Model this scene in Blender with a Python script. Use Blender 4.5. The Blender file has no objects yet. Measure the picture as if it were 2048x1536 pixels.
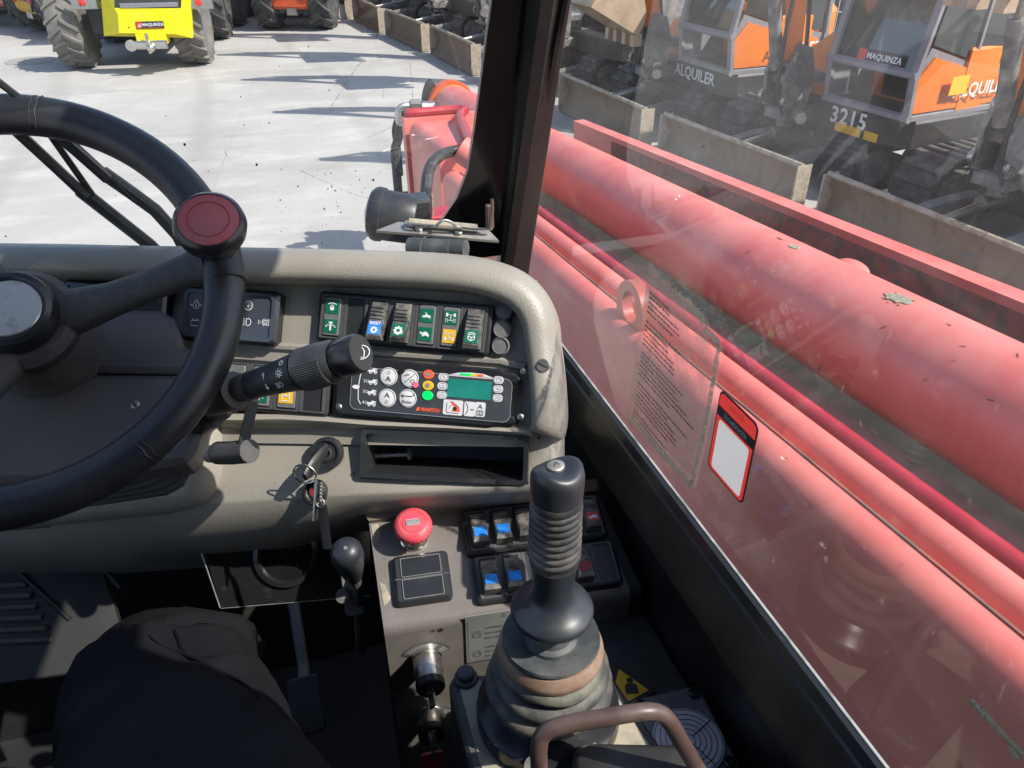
import bpy, math, random
from mathutils import Vector as V, Matrix, noise as mnoise
R = math.radians
random.seed(7)
sc = bpy.context.scene
COL = sc.collection

# ------------------------------------------------------------------ camera, world, sun, exposure
CAM = V((0, 0, 2.3))
FPX = 1538.0
PITCH, YAW = R(33), R(18.3)
cd = bpy.data.cameras.new('camera'); cam = bpy.data.objects.new('camera', cd); COL.objects.link(cam)
cam.location = CAM; cam.rotation_euler = (math.pi/2-PITCH, 0, -YAW)
cd.sensor_width = 36; cd.lens = 36*FPX/2048; cd.clip_start = 0.02; cd.clip_end = 1000
sc.camera = cam
SUN = V((.59, -.47, .80)).normalized()          # direction towards the sun
w = bpy.data.worlds.new('World'); sc.world = w; w.use_nodes = True
nt = w.node_tree; bg = nt.nodes['Background']
sky = nt.nodes.new('ShaderNodeTexSky'); sky.sky_type = 'NISHITA'; sky.sun_disc = False
sky.sun_elevation = math.asin(SUN.z); sky.sun_rotation = math.atan2(SUN.x, SUN.y)
sky.dust_density = 1.2
nt.links.new(sky.outputs[0], bg.inputs[0]); bg.inputs[1].default_value = 0.15
sl = bpy.data.lights.new('sun', 'SUN'); sl.energy = 4.1; sl.angle = R(.5); sl.color = (1, .94, .86)
so = bpy.data.objects.new('sun', sl); COL.objects.link(so); so.rotation_euler = SUN.to_track_quat('Z', 'Y').to_euler()
so.location = (0, 0, 30)
sc.view_settings.view_transform = 'Standard'; sc.view_settings.look = 'None'
sc.view_settings.exposure = 0.85; sc.view_settings.gamma = 1; sc.view_settings.use_curve_mapping = False
sc.render.engine = 'CYCLES'
sc.cycles.transparent_max_bounces = 24; sc.cycles.max_bounces = 10; sc.cycles.glossy_bounces = 4
sc.cycles.use_denoising = True

# ------------------------------------------------------------------ helpers
RT = V((math.cos(YAW), -math.sin(YAW), 0)); FH = V((math.sin(YAW), math.cos(YAW), 0)); ZZ = V((0, 0, 1))
FW = FH*math.cos(PITCH)-ZZ*math.sin(PITCH); UP = FH*math.sin(PITCH)+ZZ*math.cos(PITCH)
def ray(x, y): return RT*((x-1024)/FPX)+UP*((768-y)/FPX)+FW
def dp(x, y, d): return CAM+ray(x, y)*d
def onplane(x, y, p, n):
    d = ray(x, y); return CAM+d*((p-CAM).dot(n)/d.dot(n))
def rel(x, y, z): return V((x, y, z+2.3))
class Fr:
    """a local frame: origin, u (right), v (up), n (out)"""
    def __init__(s, o, u, v=None, n=None):
        s.o = V(o); s.u = V(u).normalized()
        if n is None: s.v = (V(v)-s.u*V(v).dot(s.u)).normalized(); s.n = s.u.cross(s.v)
        else: s.n = (V(n)-s.u*V(n).dot(s.u)).normalized(); s.v = s.n.cross(s.u)
    def at(s, a, b, c=0): return s.o+s.u*a+s.v*b+s.n*c
    def px(s, x, y, c=0): return onplane(x, y, s.o+s.n*c, s.n)
    def ab(s, x, y, c=0):
        d = s.px(x, y, c)-s.o; return d.dot(s.u), d.dot(s.v)
    def sub(s, a, b, c=0, rot=0, tilt=0):
        u = s.u*math.cos(rot)+s.v*math.sin(rot); v = -s.u*math.sin(rot)+s.v*math.cos(rot); n = s.n
        v2 = v*math.cos(tilt)+n*math.sin(tilt)
        return Fr(s.at(a, b, c), u, v2)
WORLD = Fr((0, 0, 0), (1, 0, 0), (0, 1, 0))
def rrect(w, h, r, n=4, cx=0, cy=0):
    out = []; r = min(r, w/2-1e-5, h/2-1e-5)
    for sx, sy, a0 in ((1, 1, 0), (-1, 1, 90), (-1, -1, 180), (1, -1, 270)):
        for i in range(n+1):
            a = R(a0+90*i/n); out.append((cx+sx*(w/2-r)+r*math.cos(a), cy+sy*(h/2-r)+r*math.sin(a)))
    return out
def circ(cx, cy, r, n=20, ry=None): return [(cx+r*math.cos(2*math.pi*i/n), cy+(ry or r)*math.sin(2*math.pi*i/n)) for i in range(n)]
def inset(poly, d):
    n = len(poly); out = []
    ar = sum(poly[i][0]*poly[(i+1) % n][1]-poly[(i+1) % n][0]*poly[i][1] for i in range(n))
    sg = 1 if ar > 0 else -1
    for i in range(n):
        p0, p1, p2 = V(poly[i-1]), V(poly[i]), V(poly[(i+1) % n])
        e1, e2 = (p1-p0), (p2-p1)
        if e1.length < 1e-9: e1 = e2
        if e2.length < 1e-9: e2 = e1
        e1.normalize(); e2.normalize()
        n1 = V((-e1.y, e1.x))*sg; n2 = V((-e2.y, e2.x))*sg
        m = n1+n2; k = max(m.dot(n1), .4)
        out.append(tuple(p1+m*(d/k)))
    return out
class MB:
    def __init__(s): s.v = []; s.f = []; s.m = []
    def add(s, vs, fs, mi=0):
        k = len(s.v); s.v += [tuple(p) for p in vs]; s.f += [tuple(i+k for i in f) for f in fs]; s.m += [mi]*len(fs); return s
    def prism(s, fr, poly, c0, c1, ch=0, mi=0, back=False):
        n = len(poly); P = [poly, poly]; C = [c0, c1]
        if ch: P = [poly, poly, inset(poly, ch)]; C = [c0, c1-ch, c1]
        vs = [fr.at(a, b, c) for pl, c in zip(P, C) for a, b in pl]; fs = []
        ar = sum(poly[i][0]*poly[(i+1) % n][1]-poly[(i+1) % n][0]*poly[i][1] for i in range(n))
        for k in range(len(P)-1):
            for i in range(n):
                q = (k*n+i, k*n+(i+1) % n, (k+1)*n+(i+1) % n, (k+1)*n+i)
                fs.append(q if ar > 0 else q[::-1])
        t = tuple(range((len(P)-1)*n, len(P)*n)); fs.append(t if ar > 0 else t[::-1])
        b = tuple(range(n)); fs.append(b[::-1] if ar > 0 else b)
        return s.add(vs, fs, mi)
    def box(s, fr, a0, a1, b0, b1, c0, c1, ch=0, mi=0): return s.prism(fr, [(a0, b0), (a1, b0), (a1, b1), (a0, b1)], c0, c1, ch, mi)
    def plate(s, fr, poly, c=0, mi=0):
        ar = sum(poly[i][0]*poly[(i+1) % len(poly)][1]-poly[(i+1) % len(poly)][0]*poly[i][1] for i in range(len(poly)))
        pl = poly if ar > 0 else poly[::-1]
        return s.add([fr.at(a, b, c) for a, b in pl], [tuple(range(len(pl)))], mi)
    def ring(s, fr, outer, inner, c0, c1, mi=0):
        n = len(outer); vs = [fr.at(a, b, c) for pl, c in ((outer, c0), (outer, c1), (inner, c1), (inner, c0)) for a, b in pl]; fs = []
        for k in range(3):
            for i in range(n): fs.append((k*n+i, k*n+(i+1) % n, (k+1)*n+(i+1) % n, (k+1)*n+i))
        return s.add(vs, fs, mi)
    def tube(s, pts, r, n=10, mi=0, caps=True, closed=False, flat=1.0, upv=None):
        pts = [V(p) for p in pts]; N = len(pts); rs = r if isinstance(r, (list, tuple)) else [r]*N
        vs = []; fs = []; ref = None
        for i, p in enumerate(pts):
            if closed: t = pts[(i+1) % N]-pts[i-1]
            else: t = pts[min(i+1, N-1)]-pts[max(i-1, 0)]
            t.normalize()
            if ref is None:
                ref = V(upv) if upv else (V((0, 0, 1)) if abs(t.z) < .9 else V((1, 0, 0)))
            a = (ref-t*ref.dot(t)).normalized(); ref = a; b = t.cross(a)
            for k in range(n):
                th = 2*math.pi*k/n; vs.append(p+a*(rs[i]*math.cos(th)*flat)+b*(rs[i]*math.sin(th)))
        M = N if closed else N-1
        for i in range(M):
            for k in range(n):
                j = (i+1) % N; fs.append((i*n+k, i*n+(k+1) % n, j*n+(k+1) % n, j*n+k))
        if caps and not closed:
            fs.append(tuple(range(n))[::-1]); fs.append(tuple((N-1)*n+k for k in range(n)))
        return s.add(vs, fs, mi)
    def lathe(s, fr, prof, n=24, a=0, b=0, mi=0, a0=0, a1=360, sx=1):
        full = abs(a1-a0) >= 359.9; m = n if full else n+1; vs = []; fs = []
        for r, c in prof:
            for k in range(m):
                th = R(a0+(a1-a0)*k/n); vs.append(fr.at(a+r*sx*math.cos(th), b+r*math.sin(th), c))
        for i in range(len(prof)-1):
            for k in range(n):
                k2 = (k+1) % m; fs.append((i*m+k, i*m+k2, (i+1)*m+k2, (i+1)*m+k))
        if full:
            if prof[0][0] > 1e-6: fs.append(tuple(range(m))[::-1])
            if prof[-1][0] > 1e-6: fs.append(tuple((len(prof)-1)*m+k for k in range(m)))
        return s.add(vs, fs, mi)
    def loft(s, rows, mi=0, cu=False, skip=()):
        n = len(rows[0]); vs = [p for r in rows for p in r]; fs = []
        for i in range(len(rows)-1):
            for k in range(n if cu else n-1):
                if (i, k) in skip: continue
                fs.append((i*n+k, i*n+(k+1) % n, (i+1)*n+(k+1) % n, (i+1)*n+k))
        return s.add(vs, fs, mi)
    def line(s, fr, pts, wd, c=0, mi=0, closed=False):
        n = len(pts); pts = [V(p) for p in pts]; vs = []; fs = []
        for i, p in enumerate(pts):
            t = (pts[(i+1) % n]-pts[i-1]) if closed else (pts[min(i+1, n-1)]-pts[max(i-1, 0)])
            if t.length < 1e-9: t = V((1, 0))
            t.normalize(); q = V((-t.y, t.x))*(wd/2)
            vs += [fr.at(p.x-q.x, p.y-q.y, c), fr.at(p.x+q.x, p.y+q.y, c)]
        for i in range(n if closed else n-1):
            j = (i+1) % n; fs.append((2*i, 2*j, 2*j+1, 2*i+1))
        return s.add(vs, fs, mi)
    def ball(s, p, r, n=12, mi=0, sc=(1, 1, 1)):
        fr = Fr(p, (1, 0, 0), (0, 1, 0)); m = n//2
        vs = []; fs = []
        for i in range(m+1):
            t = math.pi*i/m
            for k in range(n):
                a = 2*math.pi*k/n; vs.append(V(p)+V((r*sc[0]*math.sin(t)*math.cos(a), r*sc[1]*math.sin(t)*math.sin(a), -r*sc[2]*math.cos(t))))
        for i in range(m):
            for k in range(n): fs.append((i*n+k, i*n+(k+1) % n, (i+1)*n+(k+1) % n, (i+1)*n+k))
        return s.add(vs, fs, mi)
    def mesh(s, name, mats, ang=32):
        me = bpy.data.meshes.new(name); me.from_pydata(s.v, [], s.f)
        for m in (mats if isinstance(mats, (list, tuple)) else [mats]): me.materials.append(m)
        me.polygons.foreach_set('material_index', s.m); me.validate(); me.update()
        me.shade_smooth(); me.set_sharp_from_angle(angle=R(ang))
        return me
    def build(s, name, mats, parent=None, ang=32, label=None, kind=None, subsurf=0):
        o = bpy.data.objects.new(name, s.mesh(name, mats, ang)); COL.objects.link(o)
        if parent is not None: adopt(o, parent)
        if label: o['label'] = label
        if kind: o['kind'] = kind
        if subsurf:
            md = o.modifiers.new('sub', 'SUBSURF'); md.levels = subsurf; md.render_levels = subsurf
        return o
def adopt(o, parent):
    o.parent = parent
    if parent.type == 'EMPTY': o.matrix_parent_inverse = Matrix.Translation(-parent.location)
def thing(name, label, cat, loc=(0, 0, 0), group=None):
    o = bpy.data.objects.new(name, None); COL.objects.link(o); o.location = loc; o.empty_display_size = .05
    o['label'] = label; o['category'] = cat
    if group: o['group'] = group
    return o
def tag(o, label, cat, group=None):
    o['label'] = label; o['category'] = cat
    if group: o['group'] = group
    return o
def struct(o): o['kind'] = 'structure'; return o
def dup(root, label=None):
    def cp(o, parent):
        c = o.copy(); COL.objects.link(c)
        if parent: c.parent = parent
        for ch in list(o.children): cp(ch, c)
        return c
    r = cp(root, None)
    if label: r['label'] = label
    return r
def text(fr, s, a, b, h, mat, parent, c=0.0004, name='lettering', align='CENTER', bold=0.0, shear=0, sx=1.0, mirror=False, label=None, spc=1.0):
    cu = bpy.data.curves.new('t', 'FONT'); cu.body = s; cu.size = 1; cu.align_x = align; cu.align_y = 'CENTER'; cu.offset = bold; cu.shear = shear
    cu.space_character = spc; cu.resolution_u = 2
    ob = bpy.data.objects.new('t', cu); me = bpy.data.meshes.new_from_object(ob)
    k = h/.7; mb = MB(); mx = -1 if mirror else 1
    mb.add([fr.at(a+p.co.x*k*sx*mx, b+p.co.y*k, c) for p in me.vertices], [tuple(p.vertices) for p in me.polygons])
    bpy.data.objects.remove(ob); bpy.data.curves.remove(cu); bpy.data.meshes.remove(me)
    return mb.build(name, mat, parent, label=label)
def smooth_path(pts, n=6, closed=False):
    pts = [V(p) for p in pts]; N = len(pts); out = []
    for i in range(N if closed else N-1):
        g = (lambda k: pts[k % N]) if closed else (lambda k: pts[max(0, min(N-1, k))])
        p0, p1, p2, p3 = g(i-1), g(i), g(i+1), g(i+2)
        for k in range(n):
            t = k/n
            out.append(.5*((2*p1)+(p2-p0)*t+(2*p0-5*p1+4*p2-p3)*t*t+(3*p1-p0-3*p2+p3)*t**3))
    if not closed: out.append(pts[-1])
    return out

# ------------------------------------------------------------------ materials
def M(name, c, r=.5, metal=0, c2=None, ns=20, lo=.45, hi=.65, amt=1.0, bump=0, bs=300, spec=.5, coat=0, emit=0, r2=None, stretch=None, c3=None, n3=90, lo3=.62, hi3=.7):
    m = bpy.data.materials.new(name); m.use_nodes = True; t = m.node_tree; b = t.nodes['Principled BSDF']
    b.inputs['Base Color'].default_value = (*c, 1); b.inputs['Roughness'].default_value = r; b.inputs['Metallic'].default_value = metal
    b.inputs['Specular IOR Level'].default_value = spec; b.inputs['Coat Weight'].default_value = coat
    if emit: b.inputs['Emission Color'].default_value = (*c, 1); b.inputs['Emission Strength'].default_value = emit
    tc = t.nodes.new('ShaderNodeTexCoord'); vec = tc.outputs['Object']
    if stretch:
        mp = t.nodes.new('ShaderNodeMapping'); mp.inputs['Scale'].default_value = stretch; t.links.new(vec, mp.inputs[0]); vec = mp.outputs[0]
    def nz(scale, det=6, rough=.6):
        n = t.nodes.new('ShaderNodeTexNoise'); n.inputs['Scale'].default_value = scale; n.inputs['Detail'].default_value = det; n.inputs['Roughness'].default_value = rough
        t.links.new(vec, n.inputs['Vector']); return n.outputs['Fac']
    def ramp(src, lo, hi, amt):
        mr = t.nodes.new('ShaderNodeMapRange'); mr.inputs[1].default_value = lo; mr.inputs[2].default_value = hi; mr.inputs[4].default_value = amt
        t.links.new(src, mr.inputs[0]); return mr.outputs[0]
    col = None
    if c2:
        mx = t.nodes.new('ShaderNodeMix'); mx.data_type = 'RGBA'; f = ramp(nz(ns), lo, hi, amt)
        t.links.new(f, mx.inputs[0]); mx.inputs[6].default_value = (*c, 1); mx.inputs[7].default_value = (*c2, 1); col = mx.outputs[2]
        if r2 is not None:
            mr = t.nodes.new('ShaderNodeMapRange'); mr.inputs[3].default_value = r; mr.inputs[4].default_value = r2
            t.links.new(f, mr.inputs[0]); t.links.new(mr.outputs[0], b.inputs['Roughness'])
    if c3:
        mx = t.nodes.new('ShaderNodeMix'); mx.data_type = 'RGBA'; f = ramp(nz(n3, 4), lo3, hi3, 1)
        t.links.new(f, mx.inputs[0]); mx.inputs[7].default_value = (*c3, 1)
        if col: t.links.new(col, mx.inputs[6])
        else: mx.inputs[6].default_value = (*c, 1)
        col = mx.outputs[2]
    if col: t.links.new(col, b.inputs['Base Color'])
    if bump:
        bp = t.nodes.new('ShaderNodeBump'); bp.inputs['Strength'].default_value = bump; bp.inputs['Distance'].default_value = .002 if bs > 100 else .01
        t.links.new(nz(bs, 3), bp.inputs['Height']); t.links.new(bp.outputs[0], b.inputs['Normal'])
    return m
def glass_mat(name, tint, dust, dscale, ior=1.5, dustcol=(.7, .68, .64), streak=(1, 1, 1)):
    m = bpy.data.materials.new(name); m.use_nodes = True; t = m.node_tree; t.nodes.clear(); N = t.nodes.new; L = t.links.new
    out = N('ShaderNodeOutputMaterial'); tr = N('ShaderNodeBsdfTransparent'); tr.inputs[0].default_value = (*tint, 1)
    gl = N('ShaderNodeBsdfGlossy'); gl.inputs['Roughness'].default_value = 0.0
    lw = N('ShaderNodeLayerWeight'); lw.inputs[0].default_value = .5; pw = N('ShaderNodeMath'); pw.operation = 'POWER'; pw.inputs[1].default_value = 5; L(lw.outputs['Facing'], pw.inputs[0])
    f0 = 2*((ior-1)/(ior+1))**2; fr = N('ShaderNodeMapRange'); fr.inputs[3].default_value = f0; fr.inputs[4].default_value = 1; L(pw.outputs[0], fr.inputs[0])
    m1 = N('ShaderNodeMixShader'); L(fr.outputs[0], m1.inputs[0]); L(tr.outputs[0], m1.inputs[1]); L(gl.outputs[0], m1.inputs[2])
    df = N('ShaderNodeBsdfDiffuse'); df.inputs[0].default_value = (*dustcol, 1); tl = N('ShaderNodeBsdfTranslucent'); tl.inputs[0].default_value = (*dustcol, 1)
    m2 = N('ShaderNodeMixShader'); L(df.outputs[0], m2.inputs[1]); L(tl.outputs[0], m2.inputs[2])
    tc = N('ShaderNodeTexCoord'); mp = N('ShaderNodeMapping'); mp.inputs['Scale'].default_value = streak; L(tc.outputs['Object'], mp.inputs[0])
    a = N('ShaderNodeTexNoise'); a.inputs['Scale'].default_value = dscale; a.inputs['Detail'].default_value = 5; L(mp.outputs[0], a.inputs['Vector'])
    b = N('ShaderNodeTexNoise'); b.inputs['Scale'].default_value = dscale*55; b.inputs['Detail'].default_value = 2; L(mp.outputs[0], b.inputs['Vector'])
    r1 = N('ShaderNodeMapRange'); r1.inputs[1].default_value = .35; r1.inputs[2].default_value = .75; r1.inputs[3].default_value = dust*.35; r1.inputs[4].default_value = dust*1.5; L(a.outputs[0], r1.inputs[0])
    r2 = N('ShaderNodeMapRange'); r2.inputs[1].default_value = .70; r2.inputs[2].default_value = .78; r2.inputs[4].default_value = .10; L(b.outputs[0], r2.inputs[0])
    mp3 = N('ShaderNodeMapping'); mp3.inputs['Scale'].default_value = (1, 1.6, 5); mp3.inputs['Rotation'].default_value = (.6, 0, 0); L(tc.outputs['Object'], mp3.inputs[0])
    sm_ = N('ShaderNodeTexNoise'); sm_.inputs['Scale'].default_value = 3.5; sm_.inputs['Detail'].default_value = 8; sm_.inputs['Distortion'].default_value = 1.2; L(mp3.outputs[0], sm_.inputs['Vector'])
    r3 = N('ShaderNodeMapRange'); r3.inputs[1].default_value = .52; r3.inputs[2].default_value = .80; r3.inputs[4].default_value = dust*1.3; L(sm_.outputs[0], r3.inputs[0])
    ad0 = N('ShaderNodeMath'); L(r1.outputs[0], ad0.inputs[0]); L(r3.outputs[0], ad0.inputs[1])
    ad = N('ShaderNodeMath'); L(ad0.outputs[0], ad.inputs[0]); L(r2.outputs[0], ad.inputs[1])
    m3 = N('ShaderNodeMixShader'); L(ad.outputs[0], m3.inputs[0]); L(m1.outputs[0], m3.inputs[1]); L(m2.outputs[0], m3.inputs[2]); L(m3.outputs[0], out.inputs[0])
    return m
def label_mat(name, c):
    m = bpy.data.materials.new(name); m.use_nodes = True; t = m.node_tree; t.nodes.clear(); N = t.nodes.new; L = t.links.new
    out = N('ShaderNodeOutputMaterial'); df = N('ShaderNodeBsdfDiffuse'); df.inputs[0].default_value = (*c, 1); tl = N('ShaderNodeBsdfTranslucent'); tl.inputs[0].default_value = (*c, 1)
    mx = N('ShaderNodeMixShader'); mx.inputs[0].default_value = .5; L(df.outputs[0], mx.inputs[1]); L(tl.outputs[0], mx.inputs[2]); L(mx.outputs[0], out.inputs[0]); return m
def film_mat(name, col, opa, ns, lo, hi):
    m = bpy.data.materials.new(name); m.use_nodes = True; t = m.node_tree; t.nodes.clear(); N = t.nodes.new; L = t.links.new
    out = N('ShaderNodeOutputMaterial'); tr = N('ShaderNodeBsdfTransparent'); df = N('ShaderNodeBsdfDiffuse'); df.inputs[0].default_value = (*col, 1)
    tc = N('ShaderNodeTexCoord'); a = N('ShaderNodeTexNoise'); a.inputs['Scale'].default_value = ns; a.inputs['Detail'].default_value = 8; L(tc.outputs['Object'], a.inputs[0])
    r1 = N('ShaderNodeMapRange'); r1.inputs[1].default_value = lo; r1.inputs[2].default_value = hi; r1.inputs[3].default_value = opa*.45; r1.inputs[4].default_value = min(1, opa*1.6); L(a.outputs[0], r1.inputs[0])
    m3 = N('ShaderNodeMixShader'); L(r1.outputs[0], m3.inputs[0]); L(tr.outputs[0], m3.inputs[1]); L(df.outputs[0], m3.inputs[2]); L(m3.outputs[0], out.inputs[0])
    return m
BEIGE = M('dash vinyl', (.265, .245, .21), .42, c2=(.325, .30, .255), ns=9, lo=.4, hi=.7, bump=.22, bs=480, c3=(.20, .185, .16), n3=26, lo3=.66, hi3=.78)
BEIGE_D = M('dash plastic', (.30, .28, .235), .55, c2=(.21, .195, .165), ns=14, bump=.18, bs=600)
DUSTY = M('dusty grey plastic', (.075, .073, .072), .55, c2=(.15, .135, .115), ns=16, lo=.5, hi=.8, bump=.15, bs=700)
SHROUD = M('grey column plastic', (.085, .085, .09), .5, c2=(.12, .112, .105), ns=7, lo=.42, hi=.75, bump=.12, bs=900)
BLACK = M('black plastic', (.022, .023, .026), .42, c2=(.05, .048, .046), ns=30, lo=.55, hi=.8, bump=.08, bs=900)
BLACKG = M('glossy black plastic', (.018, .019, .022), .28, c2=(.04, .04, .04), ns=40, lo=.55, hi=.8)
MODULE = M('switch plastic', (.07, .072, .075), .5, c2=(.10, .095, .085), ns=60, lo=.5, hi=.8)
MODULE_L = M('worn switch face', (.13, .135, .14), .5, c2=(.2, .19, .175), ns=70, lo=.45, hi=.8)
ROCK = M('rubbed rocker plastic', (.045, .045, .045), .42, c2=(.30, .28, .245), ns=70, lo=.38, hi=.68, amt=.8)
RIM = M('wheel rim leatherette', (.022, .023, .027), .38, c2=(.05, .046, .045), ns=11, lo=.5, hi=.8, bump=.1, bs=500)
RIMCRACK = M('torn rim foam', (.13, .12, .105), .8)
SPOKE = M('spoke casting', (.05, .047, .045), .6, c2=(.075, .07, .066), ns=180, lo=.45, hi=.7, bump=.35, bs=700)
RED_CAP = M('faded red plastic', (.38, .075, .08), .42, c2=(.33, .10, .105), ns=30)
RED_RING = M('red ring', (.24, .025, .035), .4)
EM_RED = M('emergency red', (.70, .07, .10), .42, c2=(.7, .13, .15), ns=40)
CHROME = M('worn chrome', (.62, .6, .57), .25, 1, c2=(.45, .42, .38), ns=50, r2=.45)
STEEL = M('bare steel', (.45, .44, .42), .4, 1, c2=(.3, .27, .24), ns=60, r2=.6)
BADGE = M('badge', (.42, .4, .36), .38, .7, c2=(.30, .26, .22), ns=90, lo=.55, hi=.7, r2=.6)
CONS = M('console paint', (.15, .135, .125), .38, c2=(.20, .185, .17), ns=28, lo=.4, hi=.75, c3=(.3, .28, .25), n3=260, lo3=.68, hi3=.74, bump=.06, bs=300)
CONS_D = M('console dark', (.03, .029, .03), .5, c2=(.05, .047, .045), ns=20)
BROWN = M('brown trim', (.16, .115, .085), .5, c2=(.26, .21, .17), ns=60, lo=.5, hi=.75)
SEALW = M('sill seal', (.30, .295, .285), .5, c2=(.10, .10, .10), ns=40)
FRAME = M('black cab frame', (.012, .012, .013), .35, c2=(.035, .032, .03), ns=12, lo=.45, hi=.75)
PILLAR = M('painted pillar', (.028, .025, .024), .3, c2=(.05, .042, .038), ns=8, stretch=(1, 1, .3), bump=.04, bs=80)
FRIT = M('black frit', (.006, .006, .007), .12)
DARKM = M('dark interior', (.020, .020, .021), .6, c2=(.045, .042, .038), ns=9, lo=.5, hi=.8, bump=.1, bs=200)
GLOSSP = M('dark gloss panel', (.012, .012, .012), .18, c2=(.05, .045, .04), ns=24, lo=.58, hi=.75, r2=.5)
JOY = M('joystick rubber', (.024, .028, .036), .4, c2=(.05, .052, .056), ns=25, lo=.5, hi=.8)
JOYR = M('joystick dusty rings', (.035, .035, .037), .55, c2=(.17, .16, .148), ns=40, lo=.45, hi=.75)
BOOT = M('dusty boot rubber', (.05, .052, .053), .6, c2=(.30, .275, .205), ns=30, lo=.40, hi=.72, amt=.65, bump=.3, bs=150)
BOOTD = M('joystick disc', (.05, .056, .062), .55, c2=(.2, .2, .18), ns=22, lo=.45, hi=.8)
RUSTR = M('brown boot ring', (.24, .14, .095), .55, c2=(.32, .23, .17), ns=30)
POD = M('dusty pod', (.40, .355, .27), .7, c2=(.13, .12, .105), ns=26, lo=.45, hi=.7, bump=.15, bs=200)
PODSIDE = M('pod side', (.045, .044, .045), .5, c2=(.09, .085, .075), ns=20)
HANDLE = M('brown handle', (.085, .052, .047), .42, c2=(.13, .09, .08), ns=40)
LEVELP = M('level plate', (.15, .15, .17), .3, c2=(.2, .19, .19), ns=30)
LEVELD = M('level dial', (.62, .64, .70), .35, c2=(.5, .5, .54), ns=12)
INK = M('black print', (.02, .02, .025), .5)
WHITE = M('white print', (.72, .73, .74), .5)
WHITE_P = M('white enamel', (.66, .66, .68), .4)
GREEN_P = M('green plate', (.004, .13, .075), .4)
BLUE_P = M('blue plate', (.02, .20, .72), .35, c2=(.05, .3, .75), ns=90)
YEL_P = M('yellow plate', (.80, .46, .015), .4)
RED_P = M('red plate', (.55, .045, .035), .4)
LCD = M('lcd', (.015, .20, .165), .25, c2=(.02, .235, .19), ns=40)
LED_O = M('orange eye', (.8, .12, .05), .4); LED_Y = M('yellow eye', (.8, .5, .02), .4); LED_G = M('green eye', (.0, .62, .12), .4, emit=.25)
LED_PINK = M('pink lamp', (.8, .15, .28), .4); GREYD = M('grey dot', (.25, .23, .22), .5)
SCREEN = M('indicator lens', (.05, .06, .075), .16, spec=.6)
CLOTH = M('black work trousers', (.0085, .0082, .0105), .9, c2=(.015, .0145, .017), ns=7, lo=.4, hi=.75, bump=.25, bs=900, c3=(.04, .038, .037), n3=14, lo3=.70, hi3=.82, spec=.12)
PLATEM = M('aluminium label', (.50, .51, .50), .35, .55, c2=(.42, .44, .42), ns=16)
RED = M('faded red paint', (.61, .135, .115), .40, c2=(.68, .22, .185), ns=5, lo=.4, hi=.7, c3=(.36, .05, .045), n3=30, lo3=.7, hi3=.8)
RED_D = M('crimson paint', (.36, .018, .035), .35, c2=(.42, .04, .05), ns=12)
REDRUST_SHADE = M('rusty and shaded red paint', (.25, .07, .05), .7, c2=(.10, .065, .05), ns=14, lo=.42, hi=.6)
BROWNST = M('brown strip', (.34, .19, .13), .7, c2=(.22, .14, .10), ns=20)
ORANGE = M('orange paint', (.78, .205, .012), .4, c2=(.68, .17, .02), ns=4)
ORANGE_R = M('red orange paint', (.66, .095, .025), .42, c2=(.5, .085, .03), ns=6)
YELLOW = M('yellow paint', (.80, .68, .0), .38, c2=(.74, .60, .02), ns=5)
AMBER = M('amber paint', (.6, .33, .02), .5, c2=(.35, .18, .03), ns=8)
TYRE = M('dusty tyre', (.13, .122, .112), .85, c2=(.2, .185, .165), ns=5, lo=.4, hi=.7, bump=.2, bs=60)
TYRED = M('dark tyre', (.045, .044, .044), .8, c2=(.10, .095, .09), ns=6)
MACH = M('machine black', (.022, .022, .023), .5, c2=(.06, .055, .05), ns=7, lo=.45, hi=.75)
MACHG = M('machine grey', (.12, .12, .118), .5, c2=(.25, .235, .215), ns=9)
GAP_DARK = M('dark boom gap shade', (.022, .02, .018), .95, c2=(.04, .034, .028), ns=8, spec=.08)  # near-black and matte so the gap below the cylinder reads as shade
STALK = M('stalk plastic', (.032, .034, .037), .5, c2=(.085, .083, .08), ns=35, lo=.45, hi=.8)
CABG = M('cab grey paint', (.2, .2, .225), .45, c2=(.24, .24, .26), ns=9)
BLADE = M('worn blade steel', (.19, .135, .09), .6, .1, c2=(.25, .18, .12), ns=5, lo=.38, hi=.70, c3=(.13, .075, .042), n3=16, lo3=.54, hi3=.74, stretch=(1, 1, .25), r2=.7)
BLADE_TOP = M('rubbed blade rim', (.42, .36, .28), .6, .2, c2=(.26, .20, .14), ns=16)
BLADEG = M('grey blade steel', (.13, .135, .12), .6, c2=(.2, .2, .18), ns=7, c3=(.1, .08, .06), n3=12)
BUCKET = M('dusty bucket', (.42, .32, .22), .7, c2=(.33, .24, .16), ns=7)
PADS = M('track rubber', (.045, .045, .045), .8, c2=(.14, .135, .125), ns=9, lo=.45, hi=.75)
HOSE = M('hydraulic hose', (.02, .02, .022), .5, c2=(.06, .058, .055), ns=50)
PIPE = M('plated pipe', (.42, .42, .40), .35, .8, c2=(.55, .53, .5), ns=30)
LICHEN = M('lichen', (.34, .34, .26), .9, c2=(.16, .12, .06), ns=300, bump=.8, bs=400)
DGLASS = M('tinted cab glass', (.03, .036, .036), .06, spec=.8)
FENCEM = M('fence wire', (.6, .6, .58), .5)
RUBBLK = M('rubber block', (.055, .065, .07), .5, c2=(.10, .11, .11), ns=60)
ALU = M('greasy alloy plate', (.34, .33, .32), .42, .6, c2=(.42, .40, .37), ns=30, r2=.55)
RUST = M('rusty wire', (.28, .19, .13), .6, .4, c2=(.45, .4, .34), ns=120)
PAPER = M('label white', (.5, .49, .46), .5)
QRW = label_mat('blank label field', (.52, .52, .52))
STICKER = label_mat('red label', (.55, .045, .04))
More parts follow.
